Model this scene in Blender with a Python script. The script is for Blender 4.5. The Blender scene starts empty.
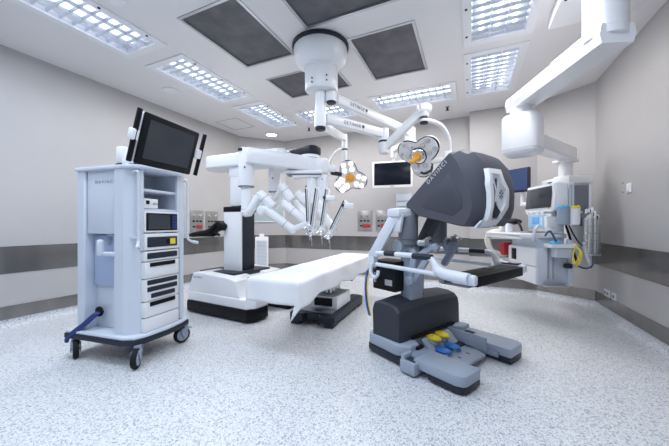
import bpy, bmesh, math, random
from mathutils import Vector, Matrix, Euler
random.seed(4)
R = math.radians
C = bpy.context.scene.collection

# ------------------------------------------------------------------ materials
def mat(name, col, rough=.45, metal=0., emit=None, es=0., coat=0., trans=0., alpha=1., spec=.5):
    m = bpy.data.materials.new(name); m.use_nodes = True
    b = m.node_tree.nodes['Principled BSDF']
    b.inputs['Base Color'].default_value = (*col, 1)
    b.inputs['Roughness'].default_value = rough
    b.inputs['Metallic'].default_value = metal
    b.inputs['Specular IOR Level'].default_value = spec
    b.inputs['Coat Weight'].default_value = coat
    b.inputs['Transmission Weight'].default_value = trans
    b.inputs['Alpha'].default_value = alpha
    if emit:
        b.inputs['Emission Color'].default_value = (*emit, 1)
        b.inputs['Emission Strength'].default_value = es
    return m

def nodes(m): return m.node_tree.nodes, m.node_tree.links, m.node_tree.nodes['Principled BSDF']

def noisy(m, c1, c2, scale=3., stretch=(1, 1, 1), detail=3., bump=0., bscale=200., lo=.3, hi=.7):
    n, l, b = nodes(m)
    tc = n.new('ShaderNodeTexCoord'); mp = n.new('ShaderNodeMapping'); mp.inputs['Scale'].default_value = stretch
    ns = n.new('ShaderNodeTexNoise'); ns.inputs['Scale'].default_value = scale; ns.inputs['Detail'].default_value = detail
    rp = n.new('ShaderNodeValToRGB')
    rp.color_ramp.elements[0].position = lo; rp.color_ramp.elements[0].color = (*c1, 1)
    rp.color_ramp.elements[1].position = hi; rp.color_ramp.elements[1].color = (*c2, 1)
    l.new(tc.outputs['Object'], mp.inputs['Vector']); l.new(mp.outputs['Vector'], ns.inputs['Vector'])
    l.new(ns.outputs['Fac'], rp.inputs['Fac']); l.new(rp.outputs['Color'], b.inputs['Base Color'])
    if bump:
        n2 = n.new('ShaderNodeTexNoise'); n2.inputs['Scale'].default_value = bscale
        bp = n.new('ShaderNodeBump'); bp.inputs['Strength'].default_value = bump; bp.inputs['Distance'].default_value = .003
        l.new(mp.outputs['Vector'], n2.inputs['Vector']); l.new(n2.outputs['Fac'], bp.inputs['Height']); l.new(bp.outputs['Normal'], b.inputs['Normal'])
    return m

def terrazzo(name, base, pale, dark, rough):
    m = mat(name, base, rough)
    n, l, b = nodes(m)
    tc = n.new('ShaderNodeTexCoord')
    v = n.new('ShaderNodeTexVoronoi'); v.inputs['Scale'].default_value = 185
    v2 = n.new('ShaderNodeTexVoronoi'); v2.inputs['Scale'].default_value = 100
    for q in (v, v2): l.new(tc.outputs['Object'], q.inputs['Vector'])
    s = n.new('ShaderNodeSeparateColor'); l.new(v.outputs['Color'], s.inputs['Color'])
    s2 = n.new('ShaderNodeSeparateColor'); l.new(v2.outputs['Color'], s2.inputs['Color'])
    rp = n.new('ShaderNodeValToRGB'); rp.color_ramp.interpolation = 'CONSTANT'
    e = rp.color_ramp.elements
    e[0].position = 0; e[0].color = (*dark, 1)
    e[1].position = .12; e[1].color = (*base, 1)
    x = e.new(.62); x.color = (*pale, 1)
    x = e.new(.90); x.color = (base[0]*.72, base[1]*.74, base[2]*.78, 1)
    l.new(s.outputs['Red'], rp.inputs['Fac'])
    rp2 = n.new('ShaderNodeValToRGB'); rp2.color_ramp.interpolation = 'CONSTANT'
    f = rp2.color_ramp.elements
    f[0].position = 0; f[0].color = (.62, .65, .72, 1)
    f[1].position = .10; f[1].color = (1, 1, 1, 1)
    l.new(s2.outputs['Green'], rp2.inputs['Fac'])
    mx = n.new('ShaderNodeMix'); mx.data_type = 'RGBA'; mx.blend_type = 'MULTIPLY'; mx.inputs[0].default_value = 1
    l.new(rp.outputs['Color'], mx.inputs[6]); l.new(rp2.outputs['Color'], mx.inputs[7])
    l.new(mx.outputs[2], b.inputs['Base Color'])
    return m

M_ = {}
M_['wall'] = noisy(mat('wall_paint', (.455, .445, .45), .45), (.445, .435, .44), (.465, .455, .46), 2.5, bump=.03)
M_['ceil'] = noisy(mat('ceiling_paint', (.78, .77, .775), .55), (.77, .76, .765), (.79, .78, .785), 1.5)
M_['floor'] = terrazzo('speckled_vinyl', (.70, .72, .745), (.80, .81, .83), (.36, .38, .43), .30)
M_['cove'] = terrazzo('speckled_cove', (.62, .64, .68), (.74, .76, .79), (.32, .34, .39), .4)
M_['steel'] = noisy(mat('brushed_steel', (.3, .29, .28), .2, .85), (.24, .233, .228), (.31, .30, .292), 1.2, (6, 6, .2), 2.)
M_['strip'] = mat('pale_strip', (.72, .73, .75), .5)
M_['white'] = noisy(mat('gloss_white', (.83, .84, .87), .28, coat=.2), (.82, .83, .86), (.84, .85, .88), 2.)
M_['offwhite'] = noisy(mat('satin_white', (.80, .815, .85), .42), (.79, .805, .84), (.815, .83, .86), 2.)
M_['lblue'] = noisy(mat('pale_blue_grey', (.64, .69, .78), .42), (.63, .68, .77), (.65, .70, .79), 2.)
M_['mblue'] = noisy(mat('mid_blue_grey', (.26, .31, .41), .45), (.25, .30, .40), (.27, .32, .42), 2.)
M_['gblue'] = noisy(mat('console_grey', (.34, .39, .48), .42), (.33, .38, .47), (.35, .40, .49), 2.)
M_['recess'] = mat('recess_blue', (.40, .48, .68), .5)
M_['navy'] = noisy(mat('dark_slate', (.02, .025, .04), .42, spec=.3), (.018, .023, .037), (.022, .027, .043), 3.)
M_['frame'] = mat('frame_pale', (.70, .735, .81), .4)
M_['mount'] = mat('mount_grey', (.19, .205, .24), .42)
M_['slate'] = mat('tower_slate', (.036, .041, .056), .45, spec=.3)
M_['hood'] = noisy(mat('hood_grey', (.085, .087, .11), .5, spec=.25), (.082, .084, .106), (.088, .09, .113), 2.)
M_['hood2'] = mat('hood_panel_grey', (.066, .068, .086), .45, spec=.3)
M_['grey'] = mat('mid_grey', (.19, .205, .24), .45)
M_['black'] = mat('black_plastic', (.006, .0065, .009), .4, spec=.2)
M_['rubber'] = mat('black_rubber', (.014, .016, .02), .7, spec=.2)
M_['pad'] = mat('black_pad', (.006, .006, .009), .5, spec=.25)
M_['chrome'] = mat('chrome', (.75, .76, .78), .15, 1.)
M_['alu'] = mat('aluminium', (.55, .57, .60), .35, .9)
M_['plate'] = noisy(mat('steel_plate', (.40, .39, .38), .32, .7), (.33, .32, .315), (.44, .43, .42), 6.)
M_['wheelgrey'] = mat('wheel_grey', (.30, .35, .43), .45)
M_['screen'] = mat('dark_screen', (.006, .008, .016), .2, spec=.18)
M_['screen2'] = mat('grey_screen', (.045, .05, .062), .14, spec=.4)
M_['bluescreen'] = mat('blue_screen', (.02, .035, .10), .2, emit=(.05, .09, .25), es=.22)
M_['lcd'] = mat('lit_lcd', (.15, .4, .75), .2, emit=(.2, .5, .9), es=.12)
M_['panelblue'] = mat('control_blue', (.38, .58, .80), .4)
M_['teal'] = mat('frosted_glass', (.40, .49, .52), .3)
M_['yellow'] = mat('pedal_yellow', (.78, .60, .03), .4)
M_['blue'] = mat('pedal_blue', (.02, .16, .55), .35)
M_['hose'] = mat('blue_hose', (.015, .035, .16), .35)
M_['teal_hose'] = mat('petrol_hose', (.03, .09, .17), .4)
M_['cyan'] = mat('cyan_plastic', (.08, .42, .75), .4)
M_['ytube'] = mat('yellow_tube', (.85, .68, .05), .4)
M_['orange'] = mat('amber_handle', (.80, .36, .03), .3, coat=.3)
M_['lens'] = mat('clear_lens', (.85, .87, .9), .08, coat=.5)
M_['pane'] = mat('lamp_face', (.74, .745, .77), .2, spec=.4)
M_['litlens'] = mat('lit_lens', (1, 1, 1), .2, emit=(1, .99, .96), es=1.15)
M_['hotlens'] = mat('bright_lens', (1, 1, 1), .2, emit=(1, .98, .95), es=9.)
M_['red'] = mat('red_socket', (.42, .02, .03), .4)
M_['beige'] = mat('breathing_hose', (.62, .60, .54), .5)
M_['sheet'] = noisy(mat('white_cloth', (.82, .835, .87), .85, spec=.2), (.80, .815, .855), (.84, .855, .885), 4., bump=.25, bscale=60)
M_['tube'] = mat('lamp_tube', (1, 1, 1), .4, emit=(.88, .94, 1.), es=4.5)
M_['down'] = mat('downlight_glow', (1, 1, 1), .4, emit=(1, .97, .93), es=7.)
M_['louvre'] = mat('louvre_alu', (.70, .75, .85), .3, .65)
M_['pan'] = mat('lamp_reflector', (.84, .87, .93), .4, .2)
M_['hook'] = mat('letter_grey', (.22, .25, .31), .5)
M_['pletter'] = mat('letter_pale', (.62, .64, .68), .5)
M_['nletter'] = mat('letter_navy', (.03, .05, .12), .5)
M_['bag'] = mat('clear_packet', (.88, .91, .92), .2, alpha=.93)
M_['greencap'] = mat('green_cap', (.03, .14, .12), .5)
M_['clearplastic'] = mat('clear_jar', (.62, .68, .74), .12, alpha=.9)

def perf(name):
    m = mat(name, (.05, .05, .058), .55, .2)
    n, l, b = nodes(m)
    tc = n.new('ShaderNodeTexCoord')
    w = n.new('ShaderNodeTexWave'); w.inputs['Scale'].default_value = 26; w.inputs['Distortion'].default_value = .4
    ns = n.new('ShaderNodeTexNoise'); ns.inputs['Scale'].default_value = 5; ns.inputs['Detail'].default_value = 5
    l.new(tc.outputs['Object'], w.inputs['Vector']); l.new(tc.outputs['Object'], ns.inputs['Vector'])
    a = n.new('ShaderNodeMath'); a.operation = 'MULTIPLY_ADD'; a.inputs[1].default_value = .35
    l.new(w.outputs['Fac'], a.inputs[0]); l.new(ns.outputs['Fac'], a.inputs[2])
    rp = n.new('ShaderNodeValToRGB')
    rp.color_ramp.elements[0].position = .3; rp.color_ramp.elements[0].color = (.062, .062, .072, 1)
    rp.color_ramp.elements[1].position = 1.; rp.color_ramp.elements[1].color = (.17, .17, .185, 1)
    l.new(a.outputs[0], rp.inputs['Fac']); l.new(rp.outputs['Color'], b.inputs['Base Color'])
    return m
M_['perf'] = perf('perforated_grille')

# ------------------------------------------------------------------ mesh helpers
def basis(d, up=(0, 0, 1)):
    z = Vector(d).normalized(); u = Vector(up)
    if abs(z.dot(u)) > .999: u = Vector((1, 0, 0))
    x = u.cross(z).normalized(); y = z.cross(x)
    return Matrix((x, y, z)).transposed()

class M:
    def __init__(s, off=(0, 0, 0)):
        s.bm = bmesh.new(); s.off = Vector(off)
    def _add(s, b, mtx=None):
        if mtx is not None: b.transform(mtx)
        b.transform(Matrix.Translation(s.off))
        me = bpy.data.meshes.new('t'); b.to_mesh(me); b.free(); s.bm.from_mesh(me); bpy.data.meshes.remove(me); return s
    def box(s, c, d, rot=None, bev=0., seg=2):
        b = bmesh.new(); bmesh.ops.create_cube(b, size=1)
        b.transform(Matrix.Diagonal((d[0], d[1], d[2], 1)))
        if bev: bmesh.ops.bevel(b, geom=list(b.edges), offset=min(bev, min(d)*.49), segments=seg, affect='EDGES', profile=.5)
        m = Matrix.Translation(c)
        if rot is not None:
            m = m @ (rot.to_4x4() if isinstance(rot, Matrix) else Euler([R(a) for a in rot]).to_matrix().to_4x4())
        return s._add(b, m)
    def bar(s, p0, p1, w, h, bev=0., seg=2, up=(0, 0, 1)):      # box from p0 to p1, w sideways, h along up
        p0, p1 = Vector(p0), Vector(p1); d = p1 - p0
        return s.box((p0 + p1) / 2, (w, h, d.length), basis(d, up), bev, seg)
    def cyl(s, p0, p1, r0, r1=None, n=24, bev=0.):
        p0, p1 = Vector(p0), Vector(p1); d = p1 - p0; r1 = r0 if r1 is None else r1
        b = bmesh.new(); bmesh.ops.create_cone(b, cap_ends=True, segments=n, radius1=r0, radius2=r1, depth=d.length)
        if bev:
            ed = [e for e in b.edges if any(len(f.verts) > 4 for f in e.link_faces)]
            bmesh.ops.bevel(b, geom=ed, offset=bev, segments=3, affect='EDGES', profile=.5)
        return s._add(b, Matrix.Translation((p0 + p1) / 2) @ basis(d).to_4x4())
    def sph(s, c, r, n=20):
        r = (r, r, r) if not hasattr(r, '__len__') else r
        b = bmesh.new(); bmesh.ops.create_uvsphere(b, u_segments=n, v_segments=n // 2, radius=1)
        return s._add(b, Matrix.Translation(c) @ Matrix.Diagonal((*r, 1)))
    def capsule(s, p0, p1, r0, r1=None, n=24):
        r1 = r0 if r1 is None else r1
        s.cyl(p0, p1, r0, r1, n); s.sph(p0, r0, n); s.sph(p1, r1, n); return s
    def lathe(s, prof, c=(0, 0, 0), d=(0, 0, 1), n=32):
        b = bmesh.new(); rings = []
        for r, z in prof:
            rings.append([b.verts.new((max(r, 1e-4)*math.cos(2*math.pi*k/n), max(r, 1e-4)*math.sin(2*math.pi*k/n), z)) for k in range(n)])
        for a, q in zip(rings, rings[1:]):
            for k in range(n): b.faces.new((a[k], a[(k+1) % n], q[(k+1) % n], q[k]))
        b.faces.new(rings[0][::-1]); b.faces.new(rings[-1])
        bmesh.ops.recalc_face_normals(b, faces=list(b.faces))
        return s._add(b, Matrix.Translation(c) @ basis(d).to_4x4())
    def prism(s, poly, mtx, h, bev=0., seg=2, capbev=True):        # poly in local xy, extruded along local z from 0 to h
        b = bmesh.new()
        lo = [b.verts.new((x, y, 0)) for x, y in poly]; hi = [b.verts.new((x, y, h)) for x, y in poly]
        b.faces.new(lo[::-1]); b.faces.new(hi); n = len(poly)
        for k in range(n): b.faces.new((lo[k], lo[(k+1) % n], hi[(k+1) % n], hi[k]))
        bmesh.ops.recalc_face_normals(b, faces=list(b.faces))
        if bev:
            hs = set(hi); ls = set(lo)
            ed = [e for e in b.edges if (e.verts[0] in hs) == (e.verts[1] in hs)]
            bmesh.ops.bevel(b, geom=ed, offset=bev, segments=seg, affect='EDGES', profile=.5)
        return s._add(b, mtx)
    def tube(s, pts, r, n=10, sm=6):
        P = [Vector(p) for p in pts]
        if sm > 1 and len(P) > 2:
            Q = []
            for i in range(len(P) - 1):
                a, b_, c, d = P[max(i-1, 0)], P[i], P[i+1], P[min(i+2, len(P)-1)]
                for k in range(sm):
                    t = k / sm
                    Q.append(.5*((2*b_) + (c-a)*t + (2*a-5*b_+4*c-d)*t*t + (3*b_-a-3*c+d)*t**3))
            Q.append(P[-1]); P = Q
        b = bmesh.new(); rings = []; up = Vector((0, 0, 1))
        for i, p in enumerate(P):
            d = (P[min(i+1, len(P)-1)] - P[max(i-1, 0)]).normalized()
            x = up.cross(d)
            if x.length < 1e-3: x = Vector((1, 0, 0)).cross(d)
            x.normalize(); y = d.cross(x); up = y
            rr = r(i/(len(P)-1)) if callable(r) else r
            rings.append([b.verts.new(p + rr*(math.cos(2*math.pi*k/n)*x + math.sin(2*math.pi*k/n)*y)) for k in range(n)])
        for a, q in zip(rings, rings[1:]):
            for k in range(n): b.faces.new((a[k], a[(k+1) % n], q[(k+1) % n], q[k]))
        b.faces.new(rings[0][::-1]); b.faces.new(rings[-1])
        bmesh.ops.recalc_face_normals(b, faces=list(b.faces))
        return s._add(b)
    def build(s, name, m, parent=None, ang=38, flat=False):
        me = bpy.data.meshes.new(name); s.bm.to_mesh(me); s.bm.free()
        for mm in (m if isinstance(m, (list, tuple)) else [m]): me.materials.append(M_[mm])
        if not flat:
            me.shade_smooth(); me.set_sharp_from_angle(angle=R(ang))
        o = bpy.data.objects.new(name, me); C.objects.link(o)
        if parent: o.parent = parent
        return o

XZ = Matrix(((1, 0, 0, 0), (0, 0, -1, 0), (0, 1, 0, 0), (0, 0, 0, 1)))      # poly (x,z) extruded toward -y
def xz(y): return Matrix.Translation((0, y, 0)) @ XZ
def xy(z): return Matrix.Translation((0, 0, z))

def tag(o, label=None, cat=None, group=None, kind=None):
    if label: o['label'] = label
    if cat: o['category'] = cat
    if group: o['group'] = group
    if kind: o['kind'] = kind
    return o
def thing(name, label, cat, loc=(0, 0, 0), rz=0., group=None):
    o = bpy.data.objects.new(name, None); C.objects.link(o); o.empty_display_size = .1
    o.location = loc; o.rotation_euler = (0, 0, R(rz)); return tag(o, label, cat, group)
def struct(o): o['kind'] = 'structure'; return o
def dup(root, loc=None, rz=None, label=None):
    r = root.copy(); C.objects.link(r)
    if loc is not None: r.location = loc
    if rz is not None: r.rotation_euler = (0, 0, R(rz))
    if label: r['label'] = label
    for ch in list(root.children):
        c = ch.copy(); C.objects.link(c); c.parent = r
        for g in ch.children:
            d = g.copy(); C.objects.link(d); d.parent = c
    return r
def text(s, name, size, pos, right, up, m, parent, ext=.001, spacing=1.1):
    cu = bpy.data.curves.new('txt', 'FONT'); cu.body = s; cu.size = size; cu.extrude = ext; cu.space_character = spacing
    t = bpy.data.objects.new('txt', cu); C.objects.link(t)
    bpy.context.view_layer.update()
    me = bpy.data.meshes.new_from_object(t.evaluated_get(bpy.context.evaluated_depsgraph_get()))
    bpy.data.objects.remove(t)
    r = Vector(right).normalized(); u = Vector(up).normalized(); n = r.cross(u)
    mm = Matrix((r, u, n)).transposed().to_4x4(); mm.translation = Vector(pos)
    me.transform(mm); me.materials.clear(); me.materials.append(M_[m]); me.name = name
    o = bpy.data.objects.new(name, me); C.objects.link(o)
    if parent: o.parent = parent
    return o

# ------------------------------------------------------------------ room
CH = 3.0
WP = [(-4.5, -1.6), (-4.5, 4.95), (-3.82, 5.70), (0, 5.70), (0, 5.48), (.95, 5.48), (1.52, 5.03), (1.52, -1.6)]
WN = ['left', 'left_corner', 'back', 'back_return', 'back_right', 'right_corner', 'right', 'front']
def offs(k, o):                                               # mitred offset point at corner k
    n = len(WP); p0, p1, p2 = [Vector(WP[(k+i) % n]) for i in (-1, 0, 1)]
    d0, d1 = (p1-p0).normalized(), (p2-p1).normalized()
    n0, n1 = Vector((d0.y, -d0.x)), Vector((d1.y, -d1.x))
    m = (n0+n1); m = m / max(m.dot(n0), .2); return p1 + m*o
def wall_prism(k, prof, name, m):                             # prof: (inward offset, z) polygon swept along wall k with mitred ends
    b = bmesh.new(); n = len(WP); A = []; B = []
    for o, z in prof:
        a = offs(k, o); c = offs((k+1) % n, o)
        A.append(b.verts.new((a.x, a.y, z))); B.append(b.verts.new((c.x, c.y, z)))
    q = len(prof); b.faces.new(A); b.faces.new(B[::-1])
    for i in range(q): b.faces.new((A[i], B[i], B[(i+1) % q], A[(i+1) % q]))
    bmesh.ops.recalc_face_normals(b, faces=list(b.faces))
    mm = M(); mm._add(b); return struct(mm.build(name, m, ang=30))
tn = 0
for k, nm in enumerate(WN):
    wall_prism(k, [(0, 0), (0, CH), (-.12, CH), (-.12, 0)], 'wall_' + nm, 'wall')
    wall_prism(k, [(0, .58), (.006, .58), (.006, .868), (0, .868)], 'trim_%d' % (k+1), 'steel')
    wall_prism(k, [(0, .085), (.008, .085), (.008, .228), (0, .228)], 'baseboard_' + nm, 'steel')
    cv = [(0, 0), (.07, 0)] + [(.07 - .062*math.sin(a), .062 - .062*math.cos(a) + .002) for a in (.4, .8, 1.2, 1.5)] + [(.008, .082), (.012, .09), (0, .09)]
    wall_prism(k, cv, 'trim_%d' % (k+11), 'cove')
fl = M(); fl.prism([(-4.62, -1.72), (1.64, -1.72), (1.64, 5.82), (-4.62, 5.82)], xy(-.1), .1)
struct(fl.build('floor', 'floor', flat=True))

LW, LL = .63, 1.24
lights = []                                                   # (x0,y0,x1,y1, long axis)
for y in (.88, 2.29, 3.66): lights.append((-3.53, y, -2.90, y+LL, 'y'))
for y in (.83, 2.23, 3.61): lights.append((-.065, y, .565, y+LL, 'y'))
lights += [(-2.78, 4.25, -1.54, 4.88, 'x'), (-1.41, 4.23, -.17, 4.86, 'x')]
lights += [(-2.78, .76, -1.54, 1.39, 'x'), (-1.41, .76, -.17, 1.39, 'x')]
lights += [(-3.53, -.66, -2.90, .58, 'y'), (-1.90, -.95, -.66, -.32, 'x')]  # two unseen fittings added behind the camera as fill for near faces
heps = [(-2.45, 1.88, -1.765, 2.835), (-1.446, 1.83, -.49, 2.51), (-1.14, 2.81, -.467, 3.78), (-2.43, 3.15, -1.47, 3.80)]
holes = [l[:4] for l in lights] + heps
xs = sorted({-4.62, 1.64, *[h[i] for h in holes for i in (0, 2)]}); ys = sorted({-1.72, 5.82, *[h[i] for h in holes for i in (1, 3)]})
b = bmesh.new(); vs = {}
def gv(i, j, z):
    if (i, j, z) not in vs: vs[i, j, z] = b.verts.new((xs[i], ys[j], z))
    return vs[i, j, z]
for i in range(len(xs)-1):
    for j in range(len(ys)-1):
        cx, cy = (xs[i]+xs[i+1])/2, (ys[j]+ys[j+1])/2
        if any(h[0] < cx < h[2] and h[1] < cy < h[3] for h in holes): continue
        b.faces.new((gv(i, j, CH), gv(i, j+1, CH), gv(i+1, j+1, CH), gv(i+1, j, CH)))
        b.faces.new((gv(i, j, CH+.15), gv(i+1, j, CH+.15), gv(i+1, j+1, CH+.15), gv(i, j+1, CH+.15)))
bnd = [e for e in b.edges if len(e.link_faces) == 1 and all(abs(v.co.z-CH) < 1e-6 for v in e.verts)]
inv = {v: k for k, v in vs.items()}
for e in bnd:
    a, c = e.verts; b.faces.new((a, c, vs[inv[c][0], inv[c][1], CH+.15], vs[inv[a][0], inv[a][1], CH+.15]))
bmesh.ops.recalc_face_normals(b, faces=list(b.faces))
cm = M(); cm._add(b); struct(cm.build('ceiling', 'ceil', flat=True))
cr = M(); cr.prism([(-4.62, -1.72), (1.64, -1.72), (1.64, 5.82), (-4.62, 5.82)], xy(CH+.15), .05); struct(cr.build('ceiling_slab', 'ceil', flat=True))

# ------------------------------------------------------------------ ceiling fixtures
def frame_ring(m, w, h, t, z0, z1):
    m.box((0, -h/2+t/2, (z0+z1)/2), (w, t, z1-z0)); m.box((0, h/2-t/2, (z0+z1)/2), (w, t, z1-z0))
    m.box((-w/2+t/2, 0, (z0+z1)/2), (t, h-2*t, z1-z0)); m.box((w/2-t/2, 0, (z0+z1)/2), (t, h-2*t, z1-z0))
def make_light():
    r = thing('ceiling_light', '', 'ceiling light', group='recessed fluorescent ceiling lights')
    m = M(); frame_ring(m, LW-.004, LL-.004, .075, -.012, .03); m.build('frame', 'white', r)
    m = M(); m.box((0, 0, .10), (LW-.01, LL-.01, .01)); m.build('reflector', 'pan', r)
    for x in (-.145, 0, .145):
        m = M(); m.cyl((x, -LL/2+.09, .070), (x, LL/2-.09, .070), .016, n=12); m.build('lamp_tube', 'tube', r)
    m = M(); iw, ih = LW-.15, LL-.15
    for x in (-iw/2, -.075, .075, iw/2):
        m.prism([(-.014, .034), (-.003, .004), (.003, .004), (.014, .034)], Matrix.Translation((x, ih/2, 0)) @ XZ, ih)
    for k in range(12):
        y = -ih/2 + ih*k/11
        m.prism([(-.014, .032), (-.003, .008), (.003, .008), (.014, .032)], Matrix.Translation((-iw/2, y, 0)) @ Matrix(((0, 0, 1, 0), (1, 0, 0, 0), (0, 1, 0, 0), (0, 0, 0, 1))), iw)
    m.build('louvre', 'louvre', r)
    for y in (-.42, 0, .42):
        m = M(); m.cyl((LW/2-.035, y, -.018), (LW/2-.035, y, -.01), .011, n=12); m.build('screw', 'black', r)
    return r
LBL = ['recessed fluorescent light cut by the top left photo edge', 'recessed fluorescent light beside the ceiling speaker, second along the left wall',
       'recessed fluorescent light beside the square ceiling hatch, farthest along the left wall', 'recessed fluorescent light over the camera near the right wall, out of view',
       'recessed fluorescent light cut by the top photo edge beside the white pendant arm', 'recessed fluorescent light right of the bare ceiling, before the right ceiling step',
       'recessed fluorescent light behind the white ceiling column, turned crosswise', 'recessed fluorescent light above the wall monitor, turned crosswise',
       'recessed fluorescent light overhead left of the camera, out of view', 'recessed fluorescent light overhead of the camera, out of view',
       'unseen recessed fill light added behind the camera along the left wall', 'unseen recessed fill light added behind the camera in the middle']
LBL[5] = 'recessed fluorescent light right of the centre, nearest the pendant arm hub'
proto = make_light()
for k, (x0, y0, x1, y1, ax) in enumerate(lights):
    rz = {'y': 0, 'x': 90}[ax]
    if ax == 'y' and x0 > -1: rz = 180
    if ax == 'x' and y0 > 4: rz = -90
    o = proto if k == 0 else dup(proto)
    o.location = ((x0+x1)/2, (y0+y1)/2, CH); o.rotation_euler = (0, 0, R(rz)); o['label'] = LBL[k]
    ld = bpy.data.lights.new('fluorescent_glow', 'AREA'); ld.shape = 'RECTANGLE'; ld.size = LW-.16; ld.size_y = LL-.16
    near = y1 < 2.2
    ld.energy = 16 if (near and x0 > -1) else 20 if near else 21; ld.color = (.76, .87, 1.) if near else (1., .972, .945)
    lo = bpy.data.objects.new('fluorescent_glow', ld); C.objects.link(lo); lo.location = ((x0+x1)/2, (y0+y1)/2, CH-.02); lo.rotation_euler = (0, 0, R(rz))
    lo.parent = None
HB = ['dark perforated ceiling grille left of the white ceiling column', 'dark perforated ceiling grille cut by the top photo edge above the white column',
      'dark perforated ceiling grille right of the white ceiling column', 'dark perforated ceiling grille half hidden behind the white ceiling column']
for (x0, y0, x1, y1), lb in zip(heps, HB):
    r = thing('ceiling_grille', lb, 'air grille', ((x0+x1)/2, (y0+y1)/2, CH), 0, 'laminar air grilles around the ceiling column')
    w, h = x1-x0-.002, y1-y0-.002
    m = M(); frame_ring(m, w, h, .028, -.006, .03); m.build('frame', 'alu', r)
    m = M(); m.box((0, 0, .018), (w-.05, h-.05, .012)); m.build('perforated_panel', 'perf', r)
m = M(); m.lathe([(.10, .0), (.10, -.012), (.085, -.018), (.03, -.014), (.0, -.014)])
o = m.build('ceiling_speaker', 'offwhite'); o.location = (-3.84, 2.85, CH); tag(o, 'round flat white ceiling speaker near the left wall', 'speaker')
r = thing('downlight', 'small round lit downlight in the far left ceiling corner', 'ceiling light', (-3.80, 5.14, CH))
m = M(); m.lathe([(.10, 0), (.145, -.004), (.145, -.012), (.105, -.012), (.10, 0)]); m.build('ring', 'white', r)
m = M(); m.cyl((0, 0, -.010), (0, 0, -.002), .105); m.build('lens', 'down', r)
m = M(); frame_ring(m, .50, .50, .006, -.003, .0); o = m.build('ceiling_hatch_seam', 'grey'); o.name = 'ceiling_hatch'
o.location = (-4.03, 4.33, CH); tag(o, 'flush square access hatch in the far left ceiling', 'ceiling hatch')
for p, lb in (((-2.87, 5.09), 'small black ceiling sprinkler beside the round downlight'), ((-.33, 5.11), 'small black ceiling sprinkler right of the wall monitor')):
    r = thing('sprinkler', lb, 'sprinkler', (*p, CH), 0, 'ceiling sprinklers')
    m = M(); m.cyl((0, 0, -.01), (0, 0, .02), .035); m.build('rosette', 'alu', r)
    m = M(); m.cyl((0, 0, -.05), (0, 0, -.01), .014); m.cyl((0, 0, -.056), (0, 0, -.05), .026); m.build('head', 'black', r)
m = M(); m.lathe([(.07, 0), (.07, -.02), (.05, -.04), (.0, -.042)]); o = m.build('smoke_detector', 'white'); o.location = (-2.70, 1.50, CH)
tag(o, 'small white ceiling dome cut by the top left photo edge', 'detector')
m = M(); m.box((0, 0, -.05), (.62, .98, .1), bev=.008)
r = thing('pendant_ceiling_cover', 'white square ceiling cover above the right pendant arm', 'ceiling cover', (.97, 2.83, CH))
m.build('cover', 'white', r)
for x, y in ((-.27, .1), (-.27, -.2), (.27, .1)):
    m = M(); m.cyl((x, y, -.104), (x, y, -.1), .012, n=12); m.build('screw', 'black', r)

# ------------------------------------------------------------------ wall fittings
def wall_socket(name, lb, pos, rz, w, h, red_l, red_h):
    r = thing(name, lb, 'socket panel', pos, rz, 'steel medical gas and socket panels')
    m = M(); m.box((0, -.006, 0), (w, .012, h), bev=.003); m.build('plate', 'plate', r)
    for x in (-.07, .05):
        m = M(); m.cyl((x, -.012, .10), (x, -.035, .10), .022, n=16); m.build('gas_outlet', 'chrome', r)
    m = M(); m.cyl((.05, -.035, .10), (.075, -.06, .13), .008, n=8); m.build('plug', 'white', r)
    for x in (-.075, 0, .075):
        m = M(); m.box((x, -.014, .0), (.045, .008, .03), bev=.003); m.build('socket', 'black', r)
    m = M(); m.box((-.07, -.014, -.10), (.05, .008, .03), bev=.003); m.build('socket', 'black', r)
    m = M(); m.box((.04, -.015, -.10), (red_l, .01, red_h), bev=.003); m.build('red_socket', 'red', r)
    return r
wall_socket('socket_panel', 'steel socket panel on the left wall nearest the tall cart', (-4.5, 3.86, 1.165), 90, .28, .39, .12, .06)
wall_socket('socket_panel', 'steel socket panel on the left wall half behind the robot column', (-4.5, 4.20, 1.165), 90, .29, .38, .12, .06)
wall_socket('socket_panel', 'steel socket panel on the back wall, left one below the monitor', (-1.925, 5.7, 1.18), 0, .30, .41, .16, .07)
wall_socket('socket_panel', 'steel socket panel on the back wall, half behind the console frame', (-1.56, 5.7, 1.18), 0, .27, .41, .14, .07)
r = thing('light_switch', 'white light switch on the right wall', 'switch', (1.52, 4.10, 1.485), -90)
m = M(); m.box((0, -.006, 0), (.10, .012, .10), bev=.004); m.build('plate', 'white', r)
m = M(); m.box((0, -.016, 0), (.045, .012, .07), bev=.003); m.build('rocker', 'offwhite', r)
for z in (1.456, 1.555):
    m = M(); m.cyl((1.52, 4.253, z), (1.515, 4.253, z), .009, n=10); o = m.build('wall_plug', 'grey')
    tag(o, 'small grey screw plug on the right wall, %s of the pair by the switch' % ('lower' if z < 1.5 else 'upper'), 'screw plug', 'screw plugs by the light switch')
r = thing('power_outlet', 'white double power outlet low on the right wall', 'outlet', (1.52, 4.65, .272), -90)
m = M(); m.box((0, -.006, 0), (.16, .012, .085), bev=.004); m.build('plate', 'white', r)
for x in (-.038, .038):
    m = M(); m.box((x, -.014, 0), (.03, .008, .03), bev=.002); m.build('socket', 'grey', r)
r = thing('power_outlet', 'white single power outlet low on the right wall, nearer one', 'outlet', (1.52, 4.45, .272), -90)
m = M(); m.box((0, -.006, 0), (.10, .012, .085), bev=.004); m.build('plate', 'white', r)
m = M(); m.box((0, -.014, 0), (.03, .008, .03), bev=.002); m.build('socket', 'grey', r)
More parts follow.
